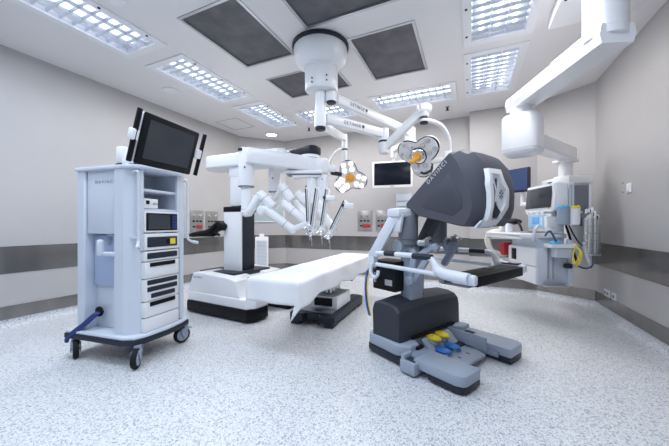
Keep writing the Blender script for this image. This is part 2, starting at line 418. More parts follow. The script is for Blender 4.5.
# frosted pane on the left corner wall
cd = Vector((.68, .75)).normalized(); ca = math.degrees(math.atan2(cd.y, cd.x))
o = M(); o.box((0, -.012, 0), (.86, .02, .56), bev=.004); w1 = struct(o.build('window_1', 'teal')); w1.location = (-4.14, 5.345, 1.45); w1.rotation_euler = (0, 0, R(ca))
o = M(); frame_ring(o, .88, .58, .018, 0, .03)
for v in o.bm.verts: v.co = Vector((v.co.x, -v.co.z, v.co.y))
f1 = o.build('window_frame', 'offwhite', w1)
# slim louvred tower
r = thing('air_purifier', 'slim white louvred floor unit behind the draped table by the corner wall', 'air purifier', (-3.99, 5.06, 0), ca-10)
m = M(); m.box((0, 0, .03), (.30, .28, .06), bev=.01); m.build('foot', 'offwhite', r)
m = M(); m.box((0, 0, .45), (.27, .18, .80), bev=.012); m.build('housing', 'white', r)
m = M()
for k in range(24): m.box((0, -.095, .10+.029*k), (.20, .012, .016), (25, 0, 0))
m.build('louvre', 'lblue', r)
m = M(); m.box((0, 0, .88), (.10, .09, .06), bev=.008); m.build('handle', 'white', r)
# small pale blue cabinet
r = thing('wall_dispenser', 'pale blue box on the back wall behind the dark console hood', 'dispenser', (-1.12, 5.7, 1.52))
m = M(); m.box((0, -.07, 0), (.28, .14, .32), bev=.01); m.build('housing', 'lblue', r)
m = M(); m.box((0, -.145, .02), (.25, .012, .012)); m.box((0, -.145, -.08), (.25, .012, .012)); m.build('ledge', 'mblue', r)

# ------------------------------------------------------------------ vision cart (local x = front, near side = -y)
K = thing('equipment_cart', 'tall pale blue grey equipment cart with shelves on four castors', 'cart', (-2.74, 1.66, 0), 7.5)
deck = [(-.37, -.30), (.27, -.30), (.35, -.27), (.385, -.19), (.405, 0), (.385, .19), (.35, .29), (-.37, .29)]
m = M(); m.prism(deck, xy(.160), .045, bev=.008); m.build('bumper', 'navy', K)
m = M(); m.prism([(x*.985, y*.98) for x, y in deck], xy(.205), .022, bev=.006); m.build('deck', 'lblue', K)
m = M(); m.box((-.255, 0, .90), (.09, .50, 1.36), bev=.012)                       # rear column
m.prism([(.13, -.255), (.225, -.255), (.275, -.225), (.315, -.185), (.315, -.170), (.13, -.170)], xy(.22), 1.34)
m.box((.235, .225, .90), (.20, .05, 1.34), bev=.012)
m.box((-.10, -.135, .90), (.30, .02, 1.34)); m.box((-.1, .225, .9), (.3, .05, 1.34)); m.box((0, .03, .62), (.44, .36, .78))
m.box((-.02, .02, 1.24), (.06, .40, .62)); m.box((.15, .197, 1.29), (.32, .012, .52)); m.box((.15, -.19, 1.29), (.32, .012, .52))
m.build('cabinet', 'lblue', K, ang=22)
m = M(); m.box((-.04, -.19, 1.29), (.32, .09, .53), bev=.01); m.build('side_panel', 'lblue', K)
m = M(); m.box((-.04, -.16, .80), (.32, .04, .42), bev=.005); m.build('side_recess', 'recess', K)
m = M(); m.prism([(-.305, -.265), (.25, -.265), (.31, -.245), (.345, -.20), (.36, 0), (.345, .21), (.31, .255), (-.305, .255)], xy(1.545), .032, bev=.008); m.build('top', 'lblue', K)
text('DAVINCI', 'lettering', .036, (-.105, -.2365, 1.44), (1, 0, 0), (0, 0, 1), 'hook', K, spacing=1.65)
# open shelves
m = M(); m.box((.15, 0, 1.385), (.32, .38, .022), bev=.005); m.build('shelf', 'lblue', K)
m = M(); m.box((.15, 0, 1.225), (.32, .38, .022), bev=.005); m.build('shelf', 'lblue', K)
for y in (-.178, .188):
    m = M(); m.box((.316, y, 1.22), (.035, .028, .66), bev=.006); m.build('front_frame', 'lblue', K)
def unit(name, z0, z1, mt, dx=.0, y0=-.172, y1=.172, bev=.006):
    m = M(); m.box((.245+dx/2, (y0+y1)/2, (z0+z1)/2), (.19+dx, y1-y0, z1-z0-.004), bev=bev); return m.build(name, mt, K)
u = unit('touchscreen_unit', 1.035, 1.215, 'offwhite', .01)
m = M(); m.box((.351, -.005, 1.125), (.012, .31, .145), bev=.005); m.build('bezel', 'black', u)
m = M(); m.box((.358, -.04, 1.125), (.004, .21, .12)); m.build('screen', 'screen2', u)
for k in range(5):
    m = M(); m.box((.359, .112, 1.077+.024*k), (.006, .05, .017), bev=.002); m.build('button', 'hose', u)
def bezels(par, rows):
    for y0, y1, z0, z1 in rows:
        m = M(); m.box((.348, (y0+y1)/2, (z0+z1)/2), (.02, y1-y0, z1-z0), bev=.007); m.build('black_bezel', 'navy', par)
u = unit('energy_unit', .89, 1.03, 'offwhite', .01)
bezels(u, [(-.15, .15, .915, 1.0)])
m = M(); m.box((.359, .095, .958), (.004, .055, .05)); m.build('yellow_socket', 'ytube', u)
m = M(); m.box((.359, .045, .958), (.004, .03, .035)); m.build('socket', 'black', u)
u = unit('slim_unit', .80, .885, 'offwhite', .01); bezels(u, [(-.15, .15, .82, .87)])
u = unit('drawer', .66, .797, 'offwhite', .01); m = M(); m.box((.349, .0, .772), (.016, .25, .032)); m.build('grip_slot', 'black', u)
u = unit('core_unit', .475, .657, 'offwhite', .01)
bezels(u, [(-.15, .15, .608, .648), (-.15, .15, .552, .592), (-.115, .125, .497, .535)])
u = unit('drawer', .345, .472, 'offwhite', .01); m = M(); m.box((.349, .0, .45), (.016, .25, .034)); m.build('grip_slot', 'black', u)
u = unit('drawer', .228, .342, 'offwhite', .01)
# grab rails
for s in (-1, 1):
    y = -.225 if s < 0 else .275
    m = M(); m.tube([(.29, y, 1.515), (.335, y, 1.52), (.35, y, 1.49), (.35, y, 1.3), (.35, y, 1.05), (.35, y, .98), (.362, y+.015*s, .952), (.39, y+.04*s, .935)], .011, 10, 5)
    m.capsule((.385, y+.035*s, .938), (.408, y+.058*s, .93), .015); m.box((.31, y, 1.0), (.07, .024, .024)); m.build('grab_rail', 'lblue', K)
# cable hook
m = M(); m.box((.0, -.27, .915), (.045, .05, .135), bev=.02, seg=4); m.box((.075, -.245, .865), (.14, .05, .035), bev=.012); m.build('cable_hook', 'lblue', K)
m = M(); m.lathe([(.028, -.01), (.042, 0), (.042, .012), (.028, .016)], (-.125, -.185, .37), (0, -1, 0)); m.build('grommet', 'black', K)
for k in range(3):
    m = M(); d = .016*(k-1)
    m.tube([(-.125+d, -.17, .37), (-.135+d, -.225, .345), (-.19+d, -.26, .28), (-.26+d, -.285, .225), (-.315+d*.4, -.31, .165), (-.325, -.308, .135)], .013, 8, 5); m.build('cable', 'hose', K)
# castors
def castor(x, y, a):
    ca_, sa = math.cos(R(a)), math.sin(R(a))
    def T(px, py, pz): return (x + px*ca_ - py*sa, y + px*sa + py*ca_, pz)
    m = M(); m.cyl(T(0, 0, .13), T(0, 0, .165), .026); m.box(T(-.018, 0, .118), (.075, .062, .035), (0, 0, a), .012)
    for s in (-1, 1): m.box(T(-.03, s*.030, .085), (.035, .008, .085), (0, -20, a), .004)
    m.box(T(.03, 0, .125), (.06, .045, .010), (0, 12, a), .004)
    f = m.build('castor', 'wheelgrey', K)
    m = M(); m.lathe([(.045, -.019), (.070, -.019), (.074, -.012), (.074, .012), (.070, .019), (.045, .019)], T(-.035, 0, .075), (-sa, ca_, 0)); m.build('tyre', 'rubber', f)
    m = M(); m.cyl(T(-.035, -.021, .075), T(-.035, .021, .075), .056, bev=.006); m.cyl(T(-.035, -.036, .075), T(-.035, .036, .075), .012); m.build('hub', 'wheelgrey', f)
castor(.36, -.24, 122); castor(-.30, -.26, 150); castor(.33, .27, 75); castor(-.33, .25, -60)
# box on the shelf
r = thing('shelf_device', 'small white device with black knob on the cart shelf', 'device', (-2.74, 1.66, 0), 7.5)
m = M(); m.box((.235, -.095, 1.277), (.17, .15, .08), bev=.005); m.build('housing', 'offwhite', r)
m = M(); m.box((.322, -.120, 1.285), (.008, .03, .03), bev=.003); m.build('knob', 'black', r)
m = M(); m.cyl((.32, -.06, 1.275), (.326, -.06, 1.275), .010, n=12); m.cyl((.32, -.035, 1.275), (.326, -.035, 1.275), .006, n=12); m.build('button', 'alu', r)
# monitor on the cart
V = thing('touchscreen_monitor', 'black framed touchscreen tilted on top of the tall cart', 'monitor', (-2.74, 1.66, 0), 7.5)
tl = Matrix.Translation((.415, -.042, 1.575)) @ Matrix.Rotation(R(17), 4, 'Y') @ Matrix.Translation((0, -.012, -.012))
def mv(m): m.bm.transform(tl); return m
m = M(); m.box((-.012, 0, .195), (.03, .545, .385), bev=.014, seg=3); mv(m).build('casing', 'white', V)
m = M(); m.box((.010, 0, .195), (.026, .545, .392), bev=.013, seg=3); mv(m).build('bezel', 'black', V)
m = M(); m.box((.0225, 0, .20), (.004, .45, .295)); mv(m).build('screen', 'screen2', V)
for s in (-1, 1):
    yy = -.295 if s < 0 else .345
    m = M(); m.box((-.012, yy+.01*s - (.03 if s > 0 else 0), .205), (.06, .07 if s > 0 else .05, .085), bev=.01); h = mv(m).build('handle_clamp', 'white', V)
    m = M(); m.cyl((0, yy+.01*s, .005), (0, yy+.01*s, .40), .0185, bev=.006); mv(m).build('handle_bar', 'black', V)
m = M(); m.box((.2, -.2, 1.60), (.08, .07, .05), bev=.01); m.cyl((.2, -.05, 1.577), (.2, -.05, 1.66), .04); m.bar((.2, -.05, 1.66), (.40, -.04, 1.78), .06, .05, .01); m.box((.16, -.21, 1.66), (.07, .06, .14), bev=.012); m.build('stand', 'offwhite', V)
m = M(); m.box((.16, -.235, 1.583), (.06, .03, .012), bev=.004); m.box((.24, -.2, 1.583), (.14, .04, .012), bev=.004); m.build('base_clamp', 'black', V)

# ------------------------------------------------------------------ patient side robot (world coordinates via offset)
RO = (-2.75, 3.1, 0); O = (-RO[0], -RO[1], 0)
B = thing('surgical_robot', 'white four armed surgical robot reaching over the draped table', 'surgical robot', RO)
rb = Matrix.Rotation(R(-4), 4, 'Z')
def base_poly(x0, x1, yy, ch): return [(x0, -yy+ch), (x0+ch, -yy), (x1-ch*1.2, -yy), (x1, -yy+ch*1.4), (x1, -yy+.28), (x1-.03, -yy+.31), (.10, -yy+.31), (.10, yy-.31), (x1-.03, yy-.31), (x1, yy-.28), (x1, yy-ch*1.4), (x1-ch*1.2, yy), (x0+ch, yy), (x0, yy-ch)]
m = M(); m.prism(base_poly(-.53, .61, .49, .06), xy(.02), .13, bev=.012); m.bm.transform(rb); m.build('bumper', 'black', B)
m = M(); m.prism(base_poly(-.52, .60, .48, .06), xy(.15), .115, bev=.018, seg=3); m.bm.transform(rb); m.build('base', 'white', B)
m = M()
prof = [(-.50, .25), (-.395, .50), (-.30, .515), (.20, .485), (.37, .455), (.40, .30), (.43, .25)]
m.prism(prof, xz(-.12) , .345, bev=.02, seg=3); m.prism(prof, xz(.465), .345, bev=.02, seg=3)
m.prism([(-.50, .25), (-.38, .46), (.30, .46), (.36, .25)], xz(.2), .4)
m.bm.transform(rb); m.build('base_cover', 'white', B)
text('DAVINCI', 'lettering', .035, (-.40, -.4495, .44), (1, -.07, 0), (.12, .0, 1), 'hook', B, spacing=1.2)
m = M(); m.box((-.13, 0, .485), (.62, .66, .05), bev=.01); m.bm.transform(rb); m.build('base_tray', 'navy', B)
m = M(O); m.box((-2.80, 2.965, .87), (.29, .03, .82), bev=.01); m.build('column_panel', 'offwhite', B)
m = M(O); m.box((-2.80, 3.10, .87), (.28, .25, .82), bev=.015); m.build('column', 'navy', B)
m = M(O); m.box((-2.80, 3.09, 1.30), (.31, .29, .075), bev=.015); m.build('column_cap', 'black', B)
m = M(O); m.cyl((-2.665, 2.94, 1.325), (-2.60, 2.93, 1.335), .018); m.build('knob', 'black', B)
m = M(O); m.box((-2.77, 3.09, 1.62), (.205, .22, .56), bev=.02); m.box((-2.77, 3.09, 1.80), (.225, .24, .16), bev=.02); m.build('mast', 'white', B)
# boom
pl = []
for k in range(9):
    a = math.pi/2 + math.pi*k/8; pl.append((-3.16+.19*math.cos(a), 3.10+.19*math.sin(a)))
pl += [(-2.10, 2.94), (-2.04, 3.0), (-2.04, 3.22), (-2.10, 3.28)]
m = M(O); m.prism(pl, xy(1.85), .175, bev=.03, seg=4); m.box((-1.93, 3.14, 1.845), (.34, .22, .14), bev=.02); m.build('boom', 'white', B)
# crown
CX, CY = -1.80, 3.17
m = M(O); m.cyl((CX+.02, CY+.01, 1.75), (CX+.02, CY+.01, 1.945), .125, bev=.015); m.cyl((CX+.13, CY+.06, 1.72), (CX+.13, CY+.06, 1.90), .11, bev=.015); m.box((CX-.02, CY-.04, 1.725), (.44, .22, .045), (0, 0, 24), .012); m.box((CX-.0, CY-.02, 1.68), (.34, .2, .03), (0, 0, 24), .01); m.build('crown', 'white', B)
m = M(O)
pc = [(CX+.02+.135*math.cos(a), CY+.01+.135*math.sin(a)) for a in [(-1.1+2.6*k/9) for k in range(10)]] + [(CX-.42, CY+.13), (CX-.43, CY+.05)]
m.prism(pc, xy(1.945), .105, bev=.025, seg=4); m.build('crown_cap', 'navy', B)
m = M(O)
m.box((CX-.02, CY-.04, 1.700), (.42, .21, .008), (0, 0, 24)); m.lathe([(.125, 1.90), (.1275, 1.903), (.125, 1.906)], (CX+.02, CY+.01, 0))
m.build('crown_seam', 'grey', B)
def marker(p, par):
    m = M(O); m.sph(p, .011, 12); m.build('marker_dot', 'red', par)
def spar(par, p0, p1, head=None):
    p0, p1 = Vector(p0), Vector(p1); d = (p1-p0).normalized()
    m = M(O); m.bar(p0, p1, .05, .05, .012, up=(.3, -1, 0)); m.sph(p1, .036); m.build('spar', 'white', par)
    side = d.cross(Vector((.36, -.92, 0))).normalized(); fw = side.cross(d).normalized()
    if fw.y > 0: fw = -fw
    q = side*(-.020) if side.x > 0 else side*.020
    m = M(O); m.bar(p0+fw*.024+q+d*.01, p1+fw*.024+q-d*.05, .012, .014, .003, up=fw); m.build('rail', 'navy', par)
    m = M(O); m.bar(p0+fw*.026+d*.015, p1+fw*.026-d*.06, .006, .010, up=fw); m.build('rail_edge', 'chrome', par)
    if head:
        h = Vector(head); m = M(O); m.bar(h, h+Vector((.095, .03, -.012)), .06, .055, .012); m.build('instrument_carriage', 'white', par)
        m = M(O); m.bar(h+Vector((-.03, -.01, .0)), h, .04, .03, .006); m.build('carriage_mount', 'navy', par)
    m = M(O); m.cyl(p1+Vector((.01, -.03, -.02)), p1+Vector((.012, -.065, -.03)), .024, bev=.005); m.cyl(p1+Vector((-.025, -.02, -.01)), p1+Vector((-.045, -.04, -.03)), .013); m.build('cannula_clamp', 'chrome', par)
    m = M(O); m.cyl(p1+Vector((.0, -.03, -.02)), p1+Vector((.02, -.04, -.09)), .008, n=12); m.cyl(p1+Vector((.02, -.04, -.09)), p1+Vector((.03, -.045, -.15)), .0045, n=10); m.build('cannula', 'chrome', par)
def seam(par, L):
    for q0, q1, rr, t in L:
        q0, q1 = Vector(q0), Vector(q1); c = q0.lerp(q1, t); dd = (q1-q0).normalized()*.003
        m = M(O); m.cyl(c-dd, c+dd, rr); m.build('joint_seam', 'wheelgrey', par)
# arm at the near left
m = M(O)
m.bar((-1.80, 3.14, 1.83), (-2.30, 2.63, 1.875), .20, .175, .02, 3, up=(0, 0, 1)); m.cyl((-2.315, 2.66, 1.53), (-2.315, 2.66, 1.965), .086, bev=.012)
m.cyl((-2.315, 2.66, 1.24), (-2.315, 2.66, 1.53), .057); m.sph((-2.315, 2.66, 1.25), .062)
m.bar((-2.315, 2.655, 1.24), (-2.22, 2.61, 1.235), .09, .09, .03); m.bar((-2.25, 2.62, 1.225), (-2.11, 2.665, 1.455), .075, .10, .03, 3, up=(.3, -1, .2))
m.cyl((-2.135, 2.655, 1.455), (-1.985, 2.715, 1.295), .056, bev=.014); m.cyl((-2.075, 2.60, 1.255), (-2.06, 2.74, 1.26), .052, bev=.012)
m.capsule((-2.05, 2.68, 1.26), (-1.79, 2.80, 1.05), .052, .047); m.bar((-1.80, 2.80, 1.05), (-1.60, 2.84, 1.12), .06, .06, .02)
a1 = m.build('robot_arm', 'white', B)
for z in (1.535,):
    m = M(O); m.cyl((-2.315, 2.66, z-.006), (-2.315, 2.66, z+.004), .0905, n=32); m.build('joint_ring', 'grey', a1)
marker((-2.272, 2.583, 1.74), a1)
m = M(O); m.box((-2.325, 2.571, 1.94), (.05, .012, .035), (0, 0, 12), .003); m.build('badge', 'navy', a1)
seam(a1, [((-2.135, 2.655, 1.455), (-1.985, 2.715, 1.295), .058, .42), ((-2.05, 2.68, 1.26), (-1.79, 2.80, 1.05), .0515, .72), ((-2.315, 2.66, 1.24), (-2.315, 2.66, 1.53), .0585, .12)])
spar(a1, (-1.489, 2.838, 1.50), (-1.552, 2.811, 1.025))
# second arm
m = M(O)
m.bar((-1.90, 3.18, 1.83), (-2.33, 3.225, 1.83), .15, .12, .03, up=(0, 0, 1)); m.cyl((-2.33, 3.225, 1.53), (-2.33, 3.225, 1.86), .082, bev=.01); m.cyl((-2.33, 3.225, 1.36), (-2.33, 3.225, 1.53), .05); m.sph((-2.33, 3.225, 1.36), .055)
m.bar((-2.33, 3.22, 1.37), (-2.04, 2.95, 1.50), .09, .09, .03); m.cyl((-2.02, 2.915, 1.575), (-1.905, 2.965, 1.385), .056, bev=.014)
m.cyl((-1.99, 2.90, 1.335), (-1.94, 2.98, 1.335), .055, bev=.01); m.capsule((-1.95, 2.92, 1.32), (-1.63, 3.0, 1.07), .053, .045)
a2 = m.build('robot_arm', 'white', B); marker((-2.31, 3.142, 1.70), a2)
m = M(O); m.cyl((-2.33, 3.225, 1.526), (-2.33, 3.225, 1.536), .0845, n=32); m.build('joint_ring', 'grey', a2)
seam(a2, [((-2.02, 2.915, 1.575), (-1.905, 2.965, 1.385), .058, .4), ((-1.95, 2.92, 1.32), (-1.63, 3.0, 1.07), .0525, .25)])
spar(a2, (-1.595, 2.80, 1.50), (-1.575, 2.80, 1.085))
# third arm
m = M(O)
m.cyl((-1.74, 3.15, 1.36), (-1.74, 3.15, 1.70), .063, bev=.01); m.bar((-1.74, 3.15, 1.38), (-1.86, 3.12, 1.47), .08, .08, .03)
m.cyl((-1.91, 3.10, 1.50), (-1.82, 3.14, 1.37), .052, bev=.012); m.capsule((-1.91, 3.08, 1.35), (-1.64, 3.02, 1.12), .048, .042); m.bar((-1.66, 3.02, 1.12), (-1.46, 2.89, 1.10), .06, .06, .02)
a3 = m.build('robot_arm', 'white', B); marker((-1.79, 3.10, 1.56), a3)
spar(a3, (-1.391, 2.883, 1.49), (-1.452, 2.856, 1.04), (-1.40, 2.85, 1.39))
text('3', 'lettering', .035, (-1.735-RO[0], 3.082-RO[1], 1.63), (.9, .42, 0), (0, 0, 1), 'nletter', B)
# fourth arm
m = M(O)
m.cyl((-1.615, 3.20, 1.34), (-1.615, 3.20, 1.70), .062, bev=.01); m.sph((-1.615, 3.20, 1.34), .062); m.cyl((-1.66, 3.14, 1.38), (-1.58, 3.18, 1.25), .056, bev=.012)
m.capsule((-1.62, 3.16, 1.26), (-1.38, 3.0, 1.06), .052, .042); m.bar((-1.38, 3.0, 1.06), (-1.37, 2.9, 1.04), .06, .06, .02)
a4 = m.build('robot_arm', 'white', B)
spar(a4, (-1.214, 2.963, 1.36), (-1.378, 2.892, 0.995), (-1.225, 2.94, 1.31))
text('4', 'lettering', .035, (-1.60-RO[0], 3.132-RO[1], 1.63), (.9, .42, 0), (0, 0, 1), 'nletter', B)
# small cap under the crown at the right with black joint
m = M(O); m.bar((-1.62, 3.26, 1.79), (-1.50, 3.32, 1.79), .06, .08, .015); m.build('crown_port', 'white', B)
# helm at the rear
m = M(O); m.bar((-2.95, 2.93, 1.10), (-3.16, 2.92, .99), .11, .10, .03); m.bar((-2.93, 2.93, 1.13), (-2.98, 2.93, 1.05), .14, .14, .03)
m.tube([(-3.0, 2.86, 1.10), (-3.12, 2.86, 1.02), (-3.30, 2.87, .99), (-3.46, 2.88, .965), (-3.49, 2.92, .955), (-3.44, 2.99, .96), (-3.2, 3.02, .96)], .026, 10)
m.box((-3.23, 2.92, .955), (.34, .14, .022), (0, -3, 0), .008); m.tube([(-3.14, 2.88, .96), (-3.05, 2.88, 1.0), (-2.96, 2.89, .965)], .018, 8); m.build('steering_handle', 'black', B)

# ------------------------------------------------------------------ operating table and sheet (local y = long axis)
T = thing('operating_table', 'operating table with black base under a white sheet', 'operating table', (-1.585, 3.2, 0), 2.5)
leg = [(-.27, -.36), (-.24, -.39), (-.10, -.39), (-.07, -.33), (.07, -.33), (.10, -.39), (.24, -.39), (.27, -.36), (.27, .66), (.22, .70), (.12, .70), (.08, .64), (-.08, .64), (-.12, .70), (-.22, .70), (-.27, .66)]
m = M(); m.prism(leg, xy(.035), .10, bev=.02, seg=3)
for x in (-.20, .20):
    for y in (-.31, .63): m.box((x, y, .03), (.12, .14, .06), bev=.015)
m.build('base', 'navy', T)
m = M(); m.prism([(-.22, -.31), (.22, -.31), (.20, .22), (-.2, .22)], xy(.13), .018, bev=.006); m.build('base_plate', 'grey', T)
m = M(); m.box((.06, .05, .215), (.34, .46, .15), bev=.015); m.build('column_cover', 'offwhite', T)
m = M(); m.box((.06, -.185, .225), (.22, .015, .09), bev=.004); m.build('cover_slot', 'black', T)
m = M(); m.box((.03, .08, .40), (.20, .24, .28), bev=.02); m.build('column', 'alu', T)
for x in (.06, .11):
    m = M(); m.cyl((x, -.07, .28), (x, -.07, .54), .011); m.build('lift_rod', 'chrome', T)
m = M(); m.box((0, 0, .565), (.46, 2.1, .06), bev=.01); m.build('tabletop_frame', 'alu', T)
m = M(); m.box((0, 0, .615), (.50, 2.28, .05), bev=.015); m.build('mattress', 'pad', T)
m = M(); m.box((.245, 0, .565), (.012, 2.0, .03)); m.build('side_rail', 'chrome', T)
m = M(); m.tube([(.16, .18, .53), (.20, .26, .45), (.24, .30, .40), (.26, .36, .47)], .012, 8); m.build('cable', 'black', T)
def sheet():
    b = bmesh.new(); a, L = .232, 1.185; NX, NY = 56, 120
    du = lambda y: .195 + .014*math.sin(4.1*y+.6) + .009*math.sin(11*y+1.)
    V_ = {}
    for j in range(NY+1):
        for i in range(NX+1):
            fu = -1 + 2*i/NX; fv = -1 + 2*j/NY
            yc = fv*(L+.18)
            hang = du(yc); u = fu*(a+hang); v = fv*(L+(.20 if fv < 0 else .15))
            hu = max(0, abs(u)-a); hv = max(0, abs(v)-L)
            su = 1 if u > 0 else -1; sv = 1 if v > 0 else -1
            x = max(-a, min(a, u)); y = max(-L, min(L, v)); z = .650
            z += .003*math.sin(7*x+3*y)*math.sin(5*y+1)
            rr = .03
            def drop(h):
                if h < rr: t = h/rr*math.pi/2; return rr*math.sin(t)*.64, rr*(1-math.cos(t))*.64
                return rr*.64, rr*.64 + (h-rr)
            ou, dz1 = drop(hu); ov, dz2 = drop(hv)
            rip = .012*math.sin(10.5*y + 2.*x)*min(1, hu/.12); ripv = .008*math.sin(17*x+1)*min(1, hv/.1)
            x += su*(ou + hu*.06 + rip); y += sv*(ov + hv*.06 + ripv)
            if hu > 0 and hv > 0:
                k = min(hu, hv); tip = .7 if (su > 0 and sv < 0) else .15; x -= su*k*(.42 if tip > .5 else .1); y += sv*k*(.16 if tip > .5 else .03); z -= max(dz1, dz2) + tip*min(dz1, dz2)
            else: z -= dz1 + dz2
            V_[i, j] = b.verts.new((x, y, z))
    for j in range(NY):
        for i in range(NX): b.faces.new((V_[i, j], V_[i+1, j], V_[i+1, j+1], V_[i, j+1]))
    bmesh.ops.recalc_face_normals(b, faces=list(b.faces))
    m = M(); m._add(b); return m
o = sheet().build('table_sheet', 'sheet', ang=80); o.location = (-1.535, 3.2, 0); o.rotation_euler = (0, 0, R(3))
so = o.modifiers.new('thick', 'SOLIDIFY'); so.thickness = .003; so.offset = 1
tag(o, 'white cloth sheet draped over the operating table', 'sheet')
# ------------------------------------------------------------------ surgeon console (local x = towards the operator, near side = -y)
S = thing('surgeon_console', 'grey surgeon console with dark viewing hood, armrest and foot pedals', 'console', (-.224, 2.673, 0), -27.5)
m = M(); m.prism([(-.46, -.40), (-.42, -.44), (-.02, -.47), (.10, -.45), (.10, .45), (-.02, .47), (-.42, .44), (-.46, .40)], xy(.015), .06, bev=.02); m.build('base_bumper', 'navy', S)
m = M(); m.prism([(-.455, -.39), (-.41, -.44), (-.10, -.465), (.0, -.40), (-.0, -.30), (-.075, -.25), (-.075, .30), (.0, .34), (.0, .475), (-.41, .45), (-.455, .40)], xy(.072), .095, bev=.02, seg=3); m.build('base_shell', 'gblue', S)
m = M()
prof = [(-.385, .16), (-.392, .40), (-.375, .445), (-.32, .468), (-.20, .464), (-.135, .445), (-.10, .41), (-.09, .36), (-.085, .16)]
b = bmesh.new(); rings = []
for y, sc, dz in [(-.43, .94, -.022), (-.41, 1, -.008), (-.2, 1, .008), (0, 1, .012), (.22, 1, .008), (.44, 1, -.008), (.46, .95, -.022)]:
    rings.append([b.verts.new((-.25+(x+.25)*sc, y, (.16 if z < .2 else .3+(z-.3)*1. + dz))) for x, z in prof])
for a, q in zip(rings, rings[1:]):
    for k in range(len(prof)): b.faces.new((a[k], a[(k+1) % len(prof)], q[(k+1) % len(prof)], q[k]))
b.faces.new(rings[0]); b.faces.new(rings[-1][::-1]); bmesh.ops.recalc_face_normals(b, faces=list(b.faces))
m._add(b); m.build('base_tower', 'slate', S, ang=24)
m = M(); m.box((-.078, .02, .180), (.02, .62, .022)); m.build('tower_slot', 'black', S)
def foot(name, s):
    y0, y1 = (-.475, -.245) if s < 0 else (.235, .49)
    x0 = .08 if s < 0 else -.06
    pl_ = [(x0, y0), (.40, y0), (.445, y0+.02), (.46, y0+.05), (.46, y1-.015), (.45, y1), (x0, y1)]
    if s > 0: pl_ = [(x0, y0), (.45, y0), (.46, y0+.015), (.46, y1-.05), (.445, y1-.02), (.40, y1), (x0, y1)]
    m = M(); m.prism(pl_, xy(.055), .072, bev=.009, seg=2); f = m.build(name, 'gblue', S)
    pb = [((x if x > x0 else .2)-.002, y) for x, y in pl_]
    m = M(); m.prism(pb, xy(.016), .042, bev=.004); m.build('foot_bumper', 'navy', f)
    m = M(); m.cyl((.36, (y0+y1)/2, .0), (.36, (y0+y1)/2, .03), .03); m.build('caster', 'black', f)
    return f
f = foot('base_foot', -1)
m = M(); m.prism([(-.03, -.42), (.12, -.44), (.12, -.26), (-.03, -.24)], xy(.055), .07, bev=.01); m.build('foot_bridge', 'mblue', f)
f = foot('base_foot', 1)
m = M(); m.box((.06, .36, .125), (.09, .07, .008), (0, 0, 0), .003); m.build('foot_latch', 'black', f)
m = M(); m.box((.10, .222, .115), (.36, .014, .11), bev=.006); m.build('inner_panel', 'gblue', f)
m = M(); m.box((.27, .226, .06), (.20, .016, .045), bev=.004); m.build('slot_plate', 'mblue', f)
# step with vent
m = M(); m.box((.055, -.47, .060), (.13, .11, .085), bev=.006); m.box((.0, -.455, .10), (.035, .10, .07), bev=.006); st = m.build('side_step', 'gblue', S)
m = M()
for k in range(5): m.box((.025+.017*k, -.462, .104), (.009, .07, .004))
m.build('vent', 'navy', st)
m = M(); m.box((-.0, -.30, .125), (.03, .09, .05), bev=.008); m.build('cable_recess', 'black', S)
# pedal tray and pedals
m = M(); m.prism([(-.04, -.21), (.30, -.20), (.30, .16), (.20, .215), (-.04, .215)], xy(.035), .022, bev=.004); m.prism([(-.05, .16), (-.05, .06), (.06, .06)], Matrix.Translation((0, .20, 0)) @ XZ, .40); m.build('pedal_tray', 'gblue', S)
def pedal(x, y, z, col, tall):
    m = M()
    if tall:
        m.lathe([(.044, -.06), (.052, -.045), (.052, -.012), (.045, 0)], (x, y, z)); p = m.build('pedal', 'wheelgrey', S)
        m = M(); m.sph((x+.008, y, z+.004), (.068, .050, .026)); m.box((x+.01, y, z+.028), (.024, .036, .012), (0, 0, 0), .004); c = m.build('pedal_cap', col, p); c['label'] = 'yellow cap'
    else:
        m = M(); m.box((x, y, z-.014), (.13, .07, .024), bev=.01); p = m.build('pedal', 'wheelgrey', S)
        m = M(); m.sph((x+.004, y, z), (.076, .050, .022)); c = m.build('pedal_cap', col, p); c['label'] = 'blue cap'
pedal(-.02, -.085, .150, 'yellow', 1); pedal(-.02, .04, .150, 'yellow', 1)
pedal(.075, -.095, .085, 'blue', 0); pedal(.075, .04, .085, 'blue', 0)
for y in (-.06, .07):
    m = M(); m.box((.20, y, .058), (.03, .008, .003)); m.build('tray_mark', 'navy', S)
# column
m = M(); m.box((-.20, -.12, .66), (.10, .17, .50), bev=.012); m.build('column', 'gblue', S)
m = M(); m.box((-.24, -.07, .70), (.08, .24, .46), bev=.012); m.build('column_back', 'mblue', S)
# arm mounts
for s in (-1, 1):
    m = M(); yc = -.235 if s < 0 else .20; m.cyl((-.16, yc, .975), (-.16, yc, 1.18), .082, bev=.01); m.cyl((-.16, yc, .93), (-.16, yc, .975), .068, .08); a = m.build('master_arm', 'mount', S)
    m = M(); m.cyl((-.22, .21*s-.10, .92), (-.22, .21*s-.05, .92), .055, bev=.008); m.build('motor_cap', 'gblue', a)
    m = M(); m.bar((-.05, .21*s-.06, .955), (.02, .21*s, .95), .05, .05, .02); m.cyl((.0, .21*s-.03, .955), (.03, .21*s-.03, .96), .03); m.build('wrist_motor', 'alu' if s < 0 else 'grey', a)
m = M(); m.bar((-.16, -.24, .93), (-.06, -.22, .83), .045, .05, .016); m.bar((-.07, -.23, .83), (.06, -.20, .935), .05, .055, .018); m.bar((.05, -.20, .94), (.10, -.19, .90), .06, .06, .02); m.bar((-.10, -.22, .84), (-.16, -.21, .63), .05, .065, .02); m.bar((.02, -.20, .86), (-.13, -.20, .62), .045, .06, .018); m.cyl((-.15, -.25, .63), (-.15, -.17, .63), .042, bev=.008); m.build('controller_linkage', 'gblue', S)
